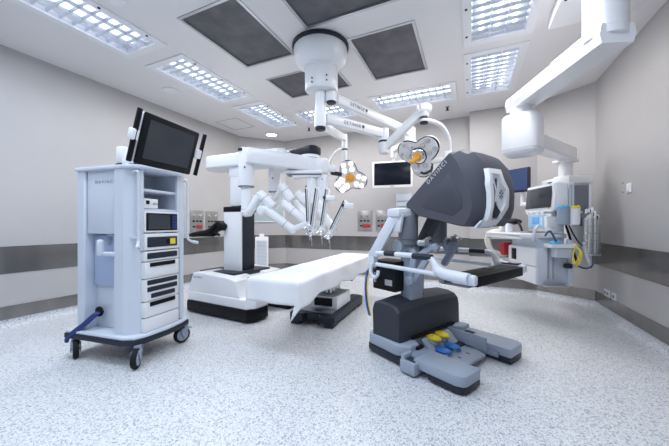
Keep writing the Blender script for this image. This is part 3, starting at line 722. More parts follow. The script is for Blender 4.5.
m = M(); m.bar((-.11, .24, .93), (-.04, .22, .80), .05, .06, .016); m.bar((.02, .2, .925), (-.10, .2, .73), .055, .06, .018); m.cyl((-.01, .15, .92), (.05, .15, .90), .04, bev=.008); m.bar((-.12, .22, 1.0), (.0, .15, .86), .05, .05, .015); m.build('controller_linkage', 'mblue', S)
for p in ((-.02, -.17, .98), (-.03, .23, .99), (-.01, .27, .965)):
    m = M(); m.sph(p, .017, 12); m.cyl(p, (p[0]+.04, p[1], p[2]+.015), .012); m.build('finger_grip', 'alu', S)
# neck and hood
m = M(); m.bar((-.01, -.04, 1.20), (-.21, -.04, .84), .10, .085, .012); m.build('neck', 'hood', S)
HP = [(-.175, 1.285), (-.160, 1.235), (-.05, 1.168), (.33, 1.085), (.40, 1.088), (.455, 1.15), (.472, 1.22), (.478, 1.32), (.470, 1.42), (.44, 1.53), (.37, 1.625), (.30, 1.655), (.24, 1.648)]
HS = [(-.155, 1.275), (-.145, 1.24), (-.03, 1.172), (.30, 1.095), (.361, 1.09), (.399, 1.16), (.415, 1.225), (.405, 1.30), (.387, 1.36), (.345, 1.46), (.30, 1.56), (.266, 1.61), (.235, 1.625)]
FR = {4: .3, 5: .7, 6: 1, 7: 1, 8: 1, 9: .9, 10: .6, 11: .3}
b = bmesh.new(); rings = []; cxh, czh = .18, 1.34
for y, w, sc in [(-.275, 1, .965), (-.268, 1, 1), (-.225, .35, 1), (-.18, .05, 1), (-.08, 0, 1), (0, 0, 1), (.08, 0, 1), (.16, 0, 1), (.24, .05, 1), (.29, .35, 1), (.305, .6, .97)]:
    bul = .02*(1-(y/.31)**2)
    ring = []
    for i, ((x, z), (xs_, zs_)) in enumerate(zip(HP, HS)):
        x, z = x+(xs_-x)*w + bul*FR.get(i, 0), z+(zs_-z)*w
        ring.append(b.verts.new((cxh+(x-cxh)*sc, y, czh+(z-czh)*sc)))
    rings.append(ring)
n = len(HP)
for a, q in zip(rings, rings[1:]):
    for k in range(n): b.faces.new((a[k], a[(k+1) % n], q[(k+1) % n], q[k]))
b.faces.new(rings[0]); b.faces.new(rings[-1][::-1]); bmesh.ops.recalc_face_normals(b, faces=list(b.faces))
m = M(); m._add(b); hood = m.build('viewer_hood', 'hood', S, ang=24)
m = M(); m.prism([(.0, 1.24), (.27, 1.165), (.345, 1.225), (.33, 1.31), (.235, 1.475)], xz(-.270), .008, bev=.003); m.build('side_panel', 'hood2', hood)
ln = Vector((.39, 0, .35)).normalized(); up = Vector((-ln.z, 0, ln.x))
p = Vector((.035, -.2765, 1.4455)) - up*.045
text('DAVINCI', 'lettering', .043, p, ln, up, 'pletter', hood, spacing=1.35)
def xf(y, z):
    pts = [(1.05, .385), (1.088, .40), (1.15, .455), (1.22, .472), (1.32, .478), (1.42, .470), (1.53, .44), (1.625, .37)]
    for (z0, x0), (z1, x1) in zip(pts, pts[1:]):
        if z0 <= z <= z1: return x0+(x1-x0)*(z-z0)/(z1-z0) + .02*(1-(y/.31)**2)
    return .4
def dense(pl, step=.02):
    out = []
    for i, p in enumerate(pl):
        q = pl[(i+1) % len(pl)]; k = max(1, int(math.dist(p, q)/step))
        out += [(p[0]+(q[0]-p[0])*j/k, p[1]+(q[1]-p[1])*j/k) for j in range(k)]
    return out
def shrink(pl, f, c): return [(c[0]+(y-c[0])*f[0], c[1]+(z-c[1])*f[1]) for y, z in pl]
VO = [(-.20, 1.487), (-.02, 1.495), (-.012, 1.419), (.052, 1.36), (.052, 1.228), (-.01, 1.155), (.0, 1.095), (-.19, 1.088), (-.20, 1.172), (-.209, 1.28), (-.225, 1.376)]
VI = [(-.185, 1.451), (-.075, 1.456), (-.062, 1.389), (-.008, 1.342), (-.010, 1.244), (-.07, 1.165), (-.07, 1.140), (-.16, 1.135), (-.175, 1.179), (-.177, 1.282), (-.190, 1.38)]
vo = []; vi = []
for q in range(len(VO)):
    q1 = (q+1) % len(VO)
    for jj in range(5):
        t = jj/5; vo.append((VO[q][0]+(VO[q1][0]-VO[q][0])*t, VO[q][1]+(VO[q1][1]-VO[q][1])*t)); vi.append((VI[q][0]+(VI[q1][0]-VI[q][0])*t, VI[q][1]+(VI[q1][1]-VI[q][1])*t))
b = bmesh.new(); o0 = [b.verts.new((xf(y, z)-.01, y, z)) for y, z in vo]; o1 = [b.verts.new((xf(y, z)+.022, y*.985, z)) for y, z in vo]
i1 = [b.verts.new((xf(y, z)+.026, y, z)) for y, z in vi]; i0 = [b.verts.new((xf(y, z)-.01, y, z)) for y, z in vi]
n = len(vo)
for A, Q in ((o0, o1), (o1, i1), (i1, i0)):
    for k in range(n): b.faces.new((A[k], A[(k+1) % n], Q[(k+1) % n], Q[k]))
bmesh.ops.recalc_face_normals(b, faces=list(b.faces)); m = M(); m._add(b); m.build('viewer_frame', 'white', hood, ang=45)
b = bmesh.new(); cvt = b.verts.new((xf(-.10, 1.295)+.004, -.10, 1.295)); rr = [b.verts.new((xf(y, z)+.004, y, z)) for y, z in vi]
for k in range(n): b.faces.new((rr[k], rr[(k+1) % n], cvt))
m = M(); m._add(b); m.build('viewer_panel', 'offwhite', hood, ang=60)
def patch(pl, d, nm, mt):
    q = dense(pl, .015); b = bmesh.new(); cy = sum(p[0] for p in q)/len(q); cz = sum(p[1] for p in q)/len(q)
    c0 = b.verts.new((xf(cy, cz)+d, cy, cz)); r0 = [b.verts.new((xf(y, z)+d, y, z)) for y, z in q]; r1 = [b.verts.new((xf(y, z)-.004, y, z)) for y, z in q]
    for k in range(len(q)):
        b.faces.new((r0[k], r0[(k+1) % len(q)], c0)); b.faces.new((r1[k], r1[(k+1) % len(q)], r0[(k+1) % len(q)], r0[k]))
    bmesh.ops.recalc_face_normals(b, faces=list(b.faces)); m = M(); m._add(b); return m.build(nm, mt, hood, ang=60)
patch([(-.180, 1.385), (-.160, 1.38), (-.148, 1.33), (-.152, 1.27), (-.160, 1.20), (-.172, 1.19), (-.170, 1.28)], .016, 'eyepiece', 'black')
patch([(-.165, 1.245), (-.03, 1.182), (-.09, 1.150), (-.16, 1.175)], .018, 'chin_rest', 'navy')
for y, z in ((-.06, 1.325), (-.042, 1.34), (-.024, 1.325), (-.06, 1.30), (-.042, 1.312), (-.024, 1.30), (-.042, 1.287)):
    m = M(); m.sph((xf(y, z)+.006, y, z), .006, 8); m.build('speaker_hole', 'navy', hood)
patch([(-.225, 1.13), (-.19, 1.135), (-.10, 1.105), (-.02, 1.095), (-.04, 1.076), (-.235, 1.076)], .012, 'lower_lip', 'lblue')
# armrest frame
for s in (-1, 1):
    y = -.43 if s < 0 else .37; ex = 0 if s < 0 else .055
    m = M(); m.tube([(-.39, y, .86), (-.2, y, .865), (.10+ex, y, .868), (.19+ex, y, .86), (.225+ex, y, .825), (.25+ex, y, .785), (.30+ex*.8, y, .764), (.38, y, .758), (.47, y, .752)], lambda t: .020 if t < .45 else .021+.018*min(1, (t-.45)/.2), 12, 5)
    fr = m.build('armrest_frame', 'frame', S)
    m = M(); m.cyl((-.34, y, .765), (.24, y, .755), .017); m.build('lower_rail', 'frame', fr)
    for x0, x1 in (((-.24, -.13), (.04, .20)) if s < 0 else ((-.10, -.05), (.06, .20))):
        m = M(); m.cyl((x0, y, .866), (x1, y, .868), .0225); m.build('grip_sleeve', 'navy', fr)
    m = M(); m.tube([(-.39, y, .866), (-.405, y, .84), (-.40, y, .77), (-.36, y, .763)], .024, 10); m.build('frame_end', 'frame', fr)
m = M(); m.bar((-.37, -.43, .84), (-.21, -.36, 1.15), .06, .085, .010); m.box((-.18, -.27, 1.20), (.15, .24, .07), (0, 0, -8), .015); m.box((-.175, -.355, 1.12), (.10, .03, .15), (0, 12, 0), .006); m.build('support_bracket', 'frame', S)
m = M(); m.box((-.39, -.42, .80), (.07, .06, .12), bev=.012); m.tube([(-.37, -.455, .77), (-.37, -.47, .70), (-.33, -.47, .66), (-.29, -.47, .68), (-.285, -.465, .72)], .014, 8); m.build('cable_hook', 'frame', S)
m = M(); m.box((.41, -.03, .745), (.17, .72, .055), bev=.014); m.build('armrest', 'pad', S)
m = M(); m.box((.495, -.03, .735), (.03, .72, .07), bev=.008); m.build('front_pad', 'black', S)
m = M(); m.box((.39, .01, .774), (.055, .085, .006), bev=.002); m.build('armrest_touchpad', 'screen', S)
m = M(); m.box((.43, -.415, .745), (.17, .05, .07), bev=.018); m.build('armrest_end', 'frame', S)
m = M(); m.box((.42, .365, .75), (.19, .075, .065), bev=.018); m.build('armrest_end', 'frame', S)
m = M(); m.box((.41, .36, .786), (.13, .065, .010), bev=.003); cp = m.build('control_panel', 'navy', S)
for x, c in ((.40, 'red'), (.445, 'white')):
    m = M(); m.cyl((x, .36, .790), (x, .36, .795), .012, n=12); m.build('button', c, cp)
m = M(); m.box((.36, -.06, .70), (.20, .70, .02), bev=.004); m.cyl((.26, -.42, .72), (.30, -.42, .72), .022); m.build('armrest_tray', 'grey', S)
# rear connection box with cables
m = M(); m.box((-.36, -.22, .655), (.26, .20, .26), bev=.008); cb = m.build('connection_box', 'black', S)
m = M(); m.box((-.30, -.322, .60), (.08, .006, .05)); m.build('rating_plate', 'alu', cb)
for z in (.60, .66, .72):
    m = M(); m.cyl((-.45, -.33, z), (-.45, -.31, z), .016, n=14); m.build('connector', 'chrome', cb)
for c, dx in (('ytube', .02), ('hose', .005), ('blue', -.01)):
    m = M(); m.tube([(-.45+dx*.3, -.335, .72+dx), (-.49+dx, -.38, .68), (-.50+dx, -.40, .55), (-.485+dx, -.40, .40), (-.44+dx, -.41, .30)], .005, 8); m.build('cable', c, cb)

# ------------------------------------------------------------------ ceiling column with surgical lights
LX, LY = -1.45, 2.82
N = thing('ceiling_column', 'white ceiling column with round canopy that carries the surgical lights', 'ceiling mount', (LX, LY, 0))
m = M(); m.lathe([(.285, 3.0), (.300, 2.995), (.300, 2.965), (.285, 2.96)]); m.build('canopy_ring', 'navy', N)
m = M(); m.lathe([(.28, 2.965), (.287, 2.93), (.28, 2.87), (.25, 2.81), (.20, 2.775), (.165, 2.765)]); m.build('canopy', 'white', N)
pt = []
for cxx, s in ((-.03, -1), (.05, 1)):
    for k in range(9):
        a = -math.pi/2 + math.pi*k/8
        pt.append((cxx + s*.135*math.cos(a), s*.135*math.sin(a)))
dirA = math.degrees(math.atan2(.415, .91))
m = M(); m.prism(pt, Matrix.Rotation(R(dirA), 4, 'Z') @ xy(2.52), .27, bev=.015); m.prism([(x*1.08, y*1.08) for x, y in pt], Matrix.Rotation(R(dirA), 4, 'Z') @ xy(2.755), .02); m.build('trunk', 'white', N)
fwd = Vector((-.415, .91, 0)); rt = Vector((.91, .415, 0))
for a_, z in ((-.08, 2.60), (-.08, 2.56), (.07, 2.63), (.07, 2.58)):
    q = rt*a_ - fwd*.132
    m = M(); m.cyl((q.x, q.y, z), (q.x-fwd.x*.012, q.y-fwd.y*.012, z), .008, n=10); m.build('screw', 'navy', N)
t1 = (LX, LY); t2 = (LX+.115*.91, LY+.115*.415)
m = M((-LX, -LY, 0)); m.cyl((*t1, 2.16), (*t1, 2.54), .055); m.build('spindle', 'white', N)
m = M((-LX, -LY, 0)); m.cyl((*t1, 2.105), (*t1, 2.165), .056, bev=.015); m.build('spindle_cap', 'navy', N)
m = M((-LX, -LY, 0)); m.cyl((*t2, 2.42), (*t2, 2.54), .05); m.build('spindle', 'white', N)
m = M((-LX, -LY, 0)); m.cyl((*t2, 2.39), (*t2, 2.43), .051, bev=.012); m.build('spindle_cap', 'navy', N)
def logo_text(p0, p1, h, par, off, t0=.35):
    d = (Vector(p1)-Vector(p0)); L = d.length; d.normalize(); nn = Vector((d.y, -d.x, 0)).normalized(); u = nn.cross(d)
    p = Vector(p0) + d*L*t0 + nn*(h+.002) - u*.018 + Vector(off)
    t = text('GETINGE', 'lettering', .050, p, d, u, 'nletter', par, spacing=1.25)
    w = max((v.co-p).dot(d) for v in t.data.vertices)
    m = M(); q = p + d*(w+.035)
    m.prism([(-.014, .036), (.018, .036), (.018, .012), (.004, -.004), (-.014, .010)], Matrix(((d.x, u.x, nn.x, q.x), (d.y, u.y, nn.y, q.y), (d.z, u.z, nn.z, q.z), (0, 0, 0, 1))), .003); m.build('emblem', 'nletter', par)
# lamp heads: trefoil, built facing +z then turned
def trefoil(n=96, s=1.):
    out = []
    for k in range(n):
        a = 2*math.pi*k/n; r = .158 + .112*(.5+.5*math.cos(3*a))**.75
        out.append((s*r*math.cos(a), s*r*math.sin(a)))
    return out
def lamp_head(par, c, nrm, roll, hot, lit, knob_len, scale=1.):
    z = Vector(nrm).normalized(); x = Vector((0, 0, 1)).cross(z).normalized(); y = z.cross(x)
    ro = Matrix((x, y, z)).transposed().to_4x4(); ro.translation = Vector(c); T = ro @ Matrix.Rotation(R(roll), 4, 'Z') @ Matrix.Scale(scale, 4)
    def fin(m): m.bm.transform(T); m.bm.transform(Matrix.Translation(-par.location)); return m
    m = M(); m.prism(trefoil(), xy(-.07), .065, bev=.015); h = fin(m).build('lamp_head', 'white', par, ang=45)
    m = M(); m.prism(trefoil(s=1.03), xy(-.03), .022, bev=.006); fin(m).build('edge_band', 'navy', h, ang=45)
    m = M(); m.prism(trefoil(s=.95), xy(-.006), .006); fin(m).build('front_pane', 'pane', h, ang=45)
    k = 0
    for q in range(3):
        for rr, da in ((.135, -25), (.135, 25), (.218, -16), (.218, 16)):
            a = R(120*q+da); p = (rr*math.cos(a), rr*math.sin(a), 0)
            is_hot = hot is not None and q == hot and rr > .1
            m = M(); m.lathe([(.035, 0), (.037, .004), (.031, .010), (.0, .011)], p, n=20); fin(m).build('led_lens', 'hotlens' if is_hot else ('litlens' if lit else 'lens'), h)
            if not lit:
                m = M(); m.lathe([(.034, .010), (.026, .014), (.018, .011)], p, n=16); fin(m).build('lens_ring', 'alu', h)
    m = M(); m.lathe([(.066, 0), (.070, .012), (.060, .022), (.04, .026)] if lit else [(.086, 0), (.088, .012), (.07, .03), (.05, .034)]); fin(m).build('handle_socket', 'orange' if lit else 'chrome', h)
    if not lit:
        m = M(); m.lathe([(.098, -.002), (.098, .006), (.088, .008)]); fin(m).build('socket_ring', 'navy', h)
    m = M(); m.lathe([(.055, .015), (.055, .05), (.036, .06), (.026, knob_len), (.018, knob_len+.012), (0, knob_len+.012)]); fin(m).build('handle', 'orange', h)
    return h, T
# light beyond the table
A = thing('surgical_light', 'lit three lobed surgical light beyond the robot, shining at the table', 'surgical light', (-1.60, 4.05, 0), 0, 'surgical lights on the ceiling column')
ao = (1.60, -4.05, 0)
m = M(ao); m.cyl((*t1, 2.14), (*t1, 2.20), .06); m.bar((LX-.01, LY+.06, 2.175), (-1.767, 4.25, 2.44), .08, .09, .015)
m.build('arm', 'white', A)
m = M(ao); m.cyl((-1.767, 4.25, 2.02), (-1.767, 4.25, 2.50), .045, bev=.01); m.build('drop_post', 'white', A)
m = M(ao); m.cyl((-1.767, 4.25, 2.25), (-1.767, 4.25, 2.275), .047); m.build('post_ring', 'navy', A)
m = M(ao); m.tube([(-1.767, 4.25, 2.27), (-1.86, 4.21, 2.25), (-1.94, 4.17, 2.15), (-1.98, 4.15, 2.04), (-1.985, 4.15, 1.93)], .02, 10); m.box((-1.985, 4.15, 1.91), (.07, .06, .09), bev=.012); m.build('yoke', 'white', A)
m = M(ao); m.cyl((-1.97, 4.155, 1.91), (-1.81, 4.24, 1.88), .034, bev=.008); m.build('yoke_joint', 'navy', A)
lamp_head(A, (-1.69, 4.285, 1.825), (.34, -.88, -.22), -138, 0, True, .06)
# light nearer the console
Q = thing('surgical_light', 'unlit three lobed surgical light above the dark console hood with long amber handle', 'surgical light', (-.97, 3.60, 0), 0, 'surgical lights on the ceiling column')
ao = (.97, -3.60, 0)
p0, p1 = (LX+.06*.52, LY+.06*.85, 2.245), (-.97, 3.60, 2.225)
m = M(ao); m.bar(p0, p1, .085, .105, .014, 2, up=(0, 0, 1)); m.cyl((LX, LY, 2.17), (LX, LY, 2.31), .062); a = m.build('arm', 'white', Q)
logo_text(p0, p1, .0425, Q, ao, .25)
m = M(ao); m.cyl((-.97, 3.60, 1.98), (-.97, 3.60, 2.29), .062, bev=.012); m.build('elbow', 'white', Q)
m = M(ao); m.cyl((-.97, 3.60, 2.115), (-.97, 3.60, 2.14), .064); m.build('elbow_ring', 'navy', Q)
m = M(ao); m.bar((-.97, 3.60, 2.04), (-.47, 3.57, 2.46), .085, .10, .025, 3); m.cyl((-.485, 3.57, 2.35), (-.485, 3.57, 2.50), .055, bev=.012); m.cyl((-.54, 3.53, 2.44), (-.42, 3.60, 2.44), .06, bev=.012); m.build('spring_arm', 'white', Q)
m = M(ao); m.cyl((-.485, 3.57, 2.27), (-.485, 3.57, 2.35), .045, bev=.008); m.build('joint_cap', 'navy', Q)
m = M(ao); m.cyl((-.485, 3.57, 2.295), (-.485, 3.57, 2.325), .047); m.tube([(-.485, 3.57, 2.31), (-.40, 3.64, 2.31), (-.30, 3.76, 2.27), (-.24, 3.88, 2.16), (-.23, 3.94, 2.04), (-.23, 3.96, 1.95)], .026, 10); m.box((-.25, 3.96, 1.95), (.08, .08, .14), bev=.015); m.bar((-.25, 3.96, 1.93), (-.45, 4.03, 1.92), .06, .06, .015); m.build('yoke', 'white', Q)
h, TT = lamp_head(Q, (-.61, 4.0, 2.005), (-.30, -.90, -.55), 30, None, False, .20, 1.13)
m = M(ao); m.tube([(-.56, 3.86, 1.76), (-.51, 3.84, 1.74), (-.44, 3.86, 1.78), (-.43, 3.88, 1.83)], .016, 8); m.build('side_grip', 'navy', h)
# monitor on the long rear arm
W = thing('wall_monitor', 'white framed dark monitor hanging in front of the back wall', 'monitor', (-.77, 4.27, 0))
ao = (.77, -4.27, 0)
p0, p1 = (t2[0]+.03, t2[1]+.06, 2.455), (-.77, 4.27, 2.40)
m = M(ao); m.bar(p0, p1, .085, .105, .014, 2, up=(0, 0, 1)); m.cyl((*t2, 2.41), (*t2, 2.50), .06); m.build('arm', 'white', W)
logo_text(p0, p1, .0425, W, ao, .12)
m = M(ao); m.cyl((-.77, 4.27, 2.20), (-.77, 4.27, 2.47), .075, bev=.012); m.build('elbow', 'white', W)
m = M(ao); m.bar((-.77, 4.27, 2.28), (-1.21, 5.17, 2.42), .08, .09, .02); m.cyl((-1.22, 5.18, 2.27), (-1.22, 5.18, 2.47), .05, bev=.01); m.build('spring_arm', 'white', W)
MR = Matrix.Translation((-1.25, 5.21, 1.99)) @ Matrix.Rotation(R(9), 4, 'Z')
def mw(m): m.bm.transform(MR); m.bm.transform(Matrix.Translation(ao)); return m
m = M(); m.box((0, 0, 0), (.70, .05, .47), bev=.012); mw(m).build('casing', 'white', W)
m = M(); m.box((0, -.026, .01), (.635, .006, .395), bev=.002); mw(m).build('screen', 'screen', W)
m = M(); m.box((0, -.03, -.213), (.05, .006, .008)); mw(m).build('power_button', 'grey', W)
m = M(ao); m.bar((-1.22, 5.19, 2.30), (-1.245, 5.245, 2.05), .06, .05, .012); m.build('bracket', 'white', W)

# ------------------------------------------------------------------ ceiling pendant on the right
PC = (.836, 2.60)
Pn = thing('supply_pendant', 'white ceiling supply pendant with jointed arms and service head', 'pendant', (*PC, 0))
ao = (-PC[0], -PC[1], 0)
hb = (.485, 3.535)
m = M(ao); m.cyl((*PC, 2.35), (*PC, 3.0), .122, n=40); m.build('column', 'white', Pn)
d = Vector((hb[0]-PC[0], hb[1]-PC[1], 0)).normalized(); sd = Vector((d.y, -d.x, 0))
m = M(ao)
e0 = Vector((*PC, 0)) - d*.10; e1 = Vector((*hb, 0)) + d*.12
sec = [(-.098, 2.28), (-.112, 2.345), (-.100, 2.41), (.100, 2.41), (.112, 2.345), (.098, 2.28)]
mtx = Matrix(((sd.x, 0, d.x, e0.x), (sd.y, 0, d.y, e0.y), (0, 1, 0, 0), (0, 0, 0, 1)))
m.prism(sec, mtx, (e1-e0).length); m.build('upper_arm', 'white', Pn, ang=22)
m = M(ao); m.cyl((*PC, 2.40), (*PC, 2.415), .124, n=40); e2 = e0+d*.33; m.bar((e0.x+d.x*.05, e0.y+d.y*.05, 2.422), (e2.x+d.x*.2, e2.y+d.y*.2, 2.422), .17, .03, .006, up=(0, 0, 1)); m.build('arm_cover', 'white', Pn)
m = M(ao); m.cyl((*hb, 2.20), (*hb, 2.29), .11, n=36); m.build('hub_neck', 'white', Pn)
m = M(ao); ph = Matrix.Translation((hb[0], hb[1], 1.80)) @ Matrix.Rotation(R(-25), 4, 'Z')
hp = [(.168*abs(math.cos(a))**.5*(1 if math.cos(a) > 0 else -1), .155*abs(math.sin(a))**.5*(1 if math.sin(a) > 0 else -1)) for a in [2*math.pi*k/40 for k in range(40)]]
m.prism(hp, ph, .41, bev=.05, seg=4); m.build('hub', 'white', Pn, ang=50)
m = M(ao); m.prism([(x*1.003, y*1.003) for x, y in hp], Matrix.Translation((hb[0], hb[1], 1.85)) @ Matrix.Rotation(R(-25), 4, 'Z'), .004); m.build('hub_seam', 'wheelgrey', Pn)
hd = (1.10, 4.62)
m = M(ao); m.bar((hb[0], hb[1], 1.985), (hd[0]+.05, hd[1]+.05, 1.985), .17, .16, .02, 3, up=(0, 0, 1)); m.build('lower_arm', 'white', Pn)
m = M(ao); m.cyl((*hd, 1.62), (*hd, 1.93), .075, n=32); m.box((hd[0], hd[1], 1.90), (.2, .2, .03), (0, 0, 45), .008); m.build('drop_tube', 'white', Pn)
m = M(ao)
hr = Matrix.Translation((*hd, 0)) @ Matrix.Rotation(R(20), 4, 'Z')
def mh(m): m.bm.transform(hr); m.bm.transform(Matrix.Translation(ao)); return m
m = M(); m.box((0, .0, 1.64), (.27, .52, .10), bev=.012); m.box((0, 0, 1.70), (.17, .2, .03), bev=.008); mh(m).build('head_cap', 'white', Pn)
m = M(); m.box((-.01, 0, 1.09), (.22, .46, 1.02), bev=.01); m.box((-.11, -.225, 1.09), (.05, .05, 1.04), bev=.012); m.box((.115, -.225, 1.09), (.03, .05, 1.04), bev=.01); mh(m).build('service_head', 'white', Pn)
m = M(); m.box((.01, -.233, 1.33), (.18, .012, .48)); mh(m).build('grey_side_panel', 'grey', Pn)
m = M(); m.box((-.124, .02, 1.12), (.012, .34, .84), bev=.003); mh(m).build('grey_front_panel', 'wheelgrey', Pn)
m = M(); m.box((-.137, .09, 1.64), (.006, .07, .025)); mh(m).build('badge', 'nletter', Pn)

# ------------------------------------------------------------------ anaesthesia machine hanging on the pendant (local -x = front)
G = thing('anaesthesia_machine', 'white anaesthesia machine with screen, drawers and worktop beside the right wall', 'anaesthesia machine', (.64, 3.70, 0), 20)
m = M(); m.box((.15, .285, .665), (.30, .57, .39), bev=.012); m.box((.15, .285, .93), (.26, .53, .16), bev=.012); m.build('body', 'lblue', G)
for z0, z1 in ((.66, .85), (.475, .652)):
    m = M(); m.box((-.004, .285, (z0+z1)/2), (.022, .56, z1-z0), bev=.006); dr = m.build('drawer', 'offwhite', G)
    if z0 > .6:
        m = M(); m.box((-.018, .43, .76), (.008, .10, .13), bev=.004); m.build('drawer_recess', 'black', dr)
m = M(); m.box((.145, -.004, .665), (.29, .012, .375), bev=.004); m.build('side_panel', 'lblue', G)
m = M(); m.box((.06, .42, .985), (.46, .86, .05), bev=.012); m.build('worktop', 'white', G)
m = M(); m.box((-.155, .42, .975), (.03, .84, .06), bev=.01); m.build('worktop_rail', 'offwhite', G)
m = M(); m.tube([(-.06, -.03, .94), (-.06, -.05, 1.0), (-.05, -.06, 1.06), (-.02, -.06, 1.09)], .016, 8); m.build('lever', 'lblue', G)
m = M(); m.box((.18, .18, 1.145), (.12, .42, .24), bev=.012); m.build('control_housing', 'white', G)
m = M(); m.box((.116, .21, 1.135), (.012, .30, .145), bev=.006); c = m.build('control_panel', 'panelblue', G)
m = M(); m.box((.108, .225, 1.15), (.006, .12, .075), bev=.002); m.build('lcd', 'lcd', c)
m = M(); m.box((.106, .105, 1.14), (.012, .02, .085), bev=.004); m.build('flow_slider', 'white', c)
m = M()
for y in (.06, .16, .26, .34): m.cyl((.13, y, 1.235), (.085, y, 1.235), .018, n=14)
m.build('knob_row', 'offwhite', G)
m = M(); m.box((.20, .20, 1.385), (.13, .53, .30), (0, 6, 0), .016); m.build('monitor_casing', 'white', G)
m = M(); m.box((.128, .205, 1.395), (.012, .45, .225), (0, 6, 0), .004); m.build('screen', 'screen2', G)
m = M(); m.box((.126, .02, 1.28), (.01, .03, .02)); m.build('warning_sticker', 'ytube', G)
m = M(); m.box((.235, -.02, 1.37), (.20, .06, .32), bev=.01); sp = m.build('gas_module', 'offwhite', G)
m = M(); m.box((.20, -.052, 1.375), (.045, .008, .06)); m.build('yellow_label', 'ytube', sp)
for x in (.255, .285, .315):
    m = M(); m.cyl((x, -.056, 1.27), (x, -.056, 1.51), .011, n=12); m.build('flow_tube', 'clearplastic', sp)
for k in range(4):
    m = M(); m.cyl((.165+.02*(k % 2), -.05, 1.44+.025*(k//2)), (.165+.02*(k % 2), -.058, 1.44+.025*(k//2)), .007, n=10); m.build('gauge', 'navy', sp)
m = M(); m.box((.15, -.02, 1.13), (.16, .05, .12), bev=.008); m.box((.16, -.048, 1.16), (.02, .008, .02)); m.build('valve_block', 'offwhite', G)
m = M(); m.box((.31, -.015, .72), (.05, .03, .46), bev=.008); m.build('cable_duct', 'lblue', G)
m = M(); m.cyl((.04, -.058, 1.225), (.40, -.058, 1.225), .012); m.box((.30, -.03, 1.225), (.04, .06, .03)); m.build('equipment_rail', 'chrome', G)
m = M(); m.box((.15, -.05, .475), (.22, .08, .012), bev=.003); m.build('lower_rail', 'alu', G)
# second arm with dark blue monitor beyond
X2 = thing('side_monitor', 'dark blue monitor on a white arm behind the right edge of the console hood', 'monitor', (.64, 4.80, 0), 50)
m = M(); m.cyl((.03, 0, 1.36), (.03, 0, 1.74), .022); m.bar((.03, 0, 1.385), (.10, -.36, 1.385), .05, .05, .01); m.build('arm', 'white', X2)
m = M(); m.box((-.01, .04, 1.715), (.05, .34, .33), bev=.01); m.build('casing', 'navy', X2)
m = M(); m.box((-.038, .04, 1.72), (.006, .31, .29)); m.build('screen', 'bluescreen', X2)
# things on the worktop
def on_top(name, lb, cat, x, y, build, group=None):
    c, s = math.cos(R(20)), math.sin(R(20))
    r = thing(name, lb, cat, (.64+x*c-y*s, 3.70+x*s+y*c, 1.010), 20, group); build(r)
def bd(r):
    m = M(); m.box((0, 0, .055), (.07, .06, .11), bev=.008); m.build('body', 'offwhite', r)
    m = M(); m.cyl((0, 0, .11), (0, 0, .15), .025); m.build('dial', 'black', r)
on_top('vaporizer', 'small white vaporizer on the worktop left end', 'vaporizer', .0, .74, bd, 'vaporizers on the worktop')
on_top('vaporizer', 'small white vaporizer on the worktop beside the black bag', 'vaporizer', .0, .58, bd, 'vaporizers on the worktop')
def bg(r):
    m = M(); m.sph((0, 0, .13), (.10, .12, .04)); m.tube([(0, -.1, .13), (0, -.16, .10), (0, -.22, .02)], .012, 8); m.cyl((0, .04, .0), (0, .04, .13), .012); m.build('breathing_bag', 'black', r)
on_top('breathing_bag', 'black breathing bag on a stand over the worktop', 'breathing bag', .06, .62, bg)
c20, s20 = math.cos(R(20)), math.sin(R(20))
def g2w(x, y, z): return (.64+x*c20-y*s20, 3.70+x*s20+y*c20, z)
for k, lb in enumerate(('beige corrugated hose looped under the left end of the worktop, outer one', 'beige corrugated hose looped under the left end of the worktop, inner one')):
    m = M(); y = .86-.09*k; zb = .70+.04*k
    m.tube([g2w(-.02, y-.06, 1.03), g2w(-.10, y+.03, 1.0), g2w(-.14, y+.04, .9), g2w(-.12, y, .78), g2w(-.06, y-.05, zb), g2w(.0, y-.1, .72), g2w(.02, y-.13, .85)], lambda t: .022+.003*math.sin(t*300), 10, 12)
    o = m.build('breathing_hose', 'beige'); tag(o, lb, 'hose', 'corrugated breathing hoses')
m = M(); m.box((0, 0, 0), (.10, .12, .16), bev=.004); o = m.build('glove_box', 'red'); o.location = g2w(.0, .67, .80); o.rotation_euler = (0, 0, R(20))
tag(o, 'dark red box under the left part of the worktop', 'box')
# suction jars on the rail
def jar(name, lb, x, y, lid, body):
    r = thing(name, lb, 'suction jar', g2w(x, y, 1.085), 20, 'suction jars on the pendant rail')
    m = M(); m.lathe([(.040, .01), (.049, .02), (.053, .175), (.049, .18)]); m.build('canister', body, r)
    m = M(); m.lathe([(.054, .178), (.055, .182), (.055, .192), (.045, .197), (0, .197)]); m.build('lid', lid, r)
    m = M(); m.cyl((0, 0, .199), (0, 0, .207), .018, n=16); m.cyl((.02, -.01, .203), (.04, -.02, .204), .006, n=10); m.build('spout', lid, r)
    m = M(); m.box((0, .06, .15), (.05, .05, .04), bev=.006); m.build('bracket', 'grey', r)
jar('suction_jar', 'grey suction jar with blue lid beside the gas module', .175, -.125, 'cyan', 'wheelgrey')
jar('suction_jar', 'white suction jar with yellow lid on the pendant rail', .275, -.125, 'ytube', 'white')
m = M()
m.box((0, 0, 0), (.06, .05, .045), bev=.008); m.cyl((-.02, -.025, 0), (-.02, -.05, 0), .014); m.cyl((.02, 0, 0), (.06, -.01, .03), .010)
o = m.build('suction_regulator', 'grey'); o.location = g2w(.375, -.09, 1.19); tag(o, 'grey suction regulator right of the yellow lidded jar', 'regulator')
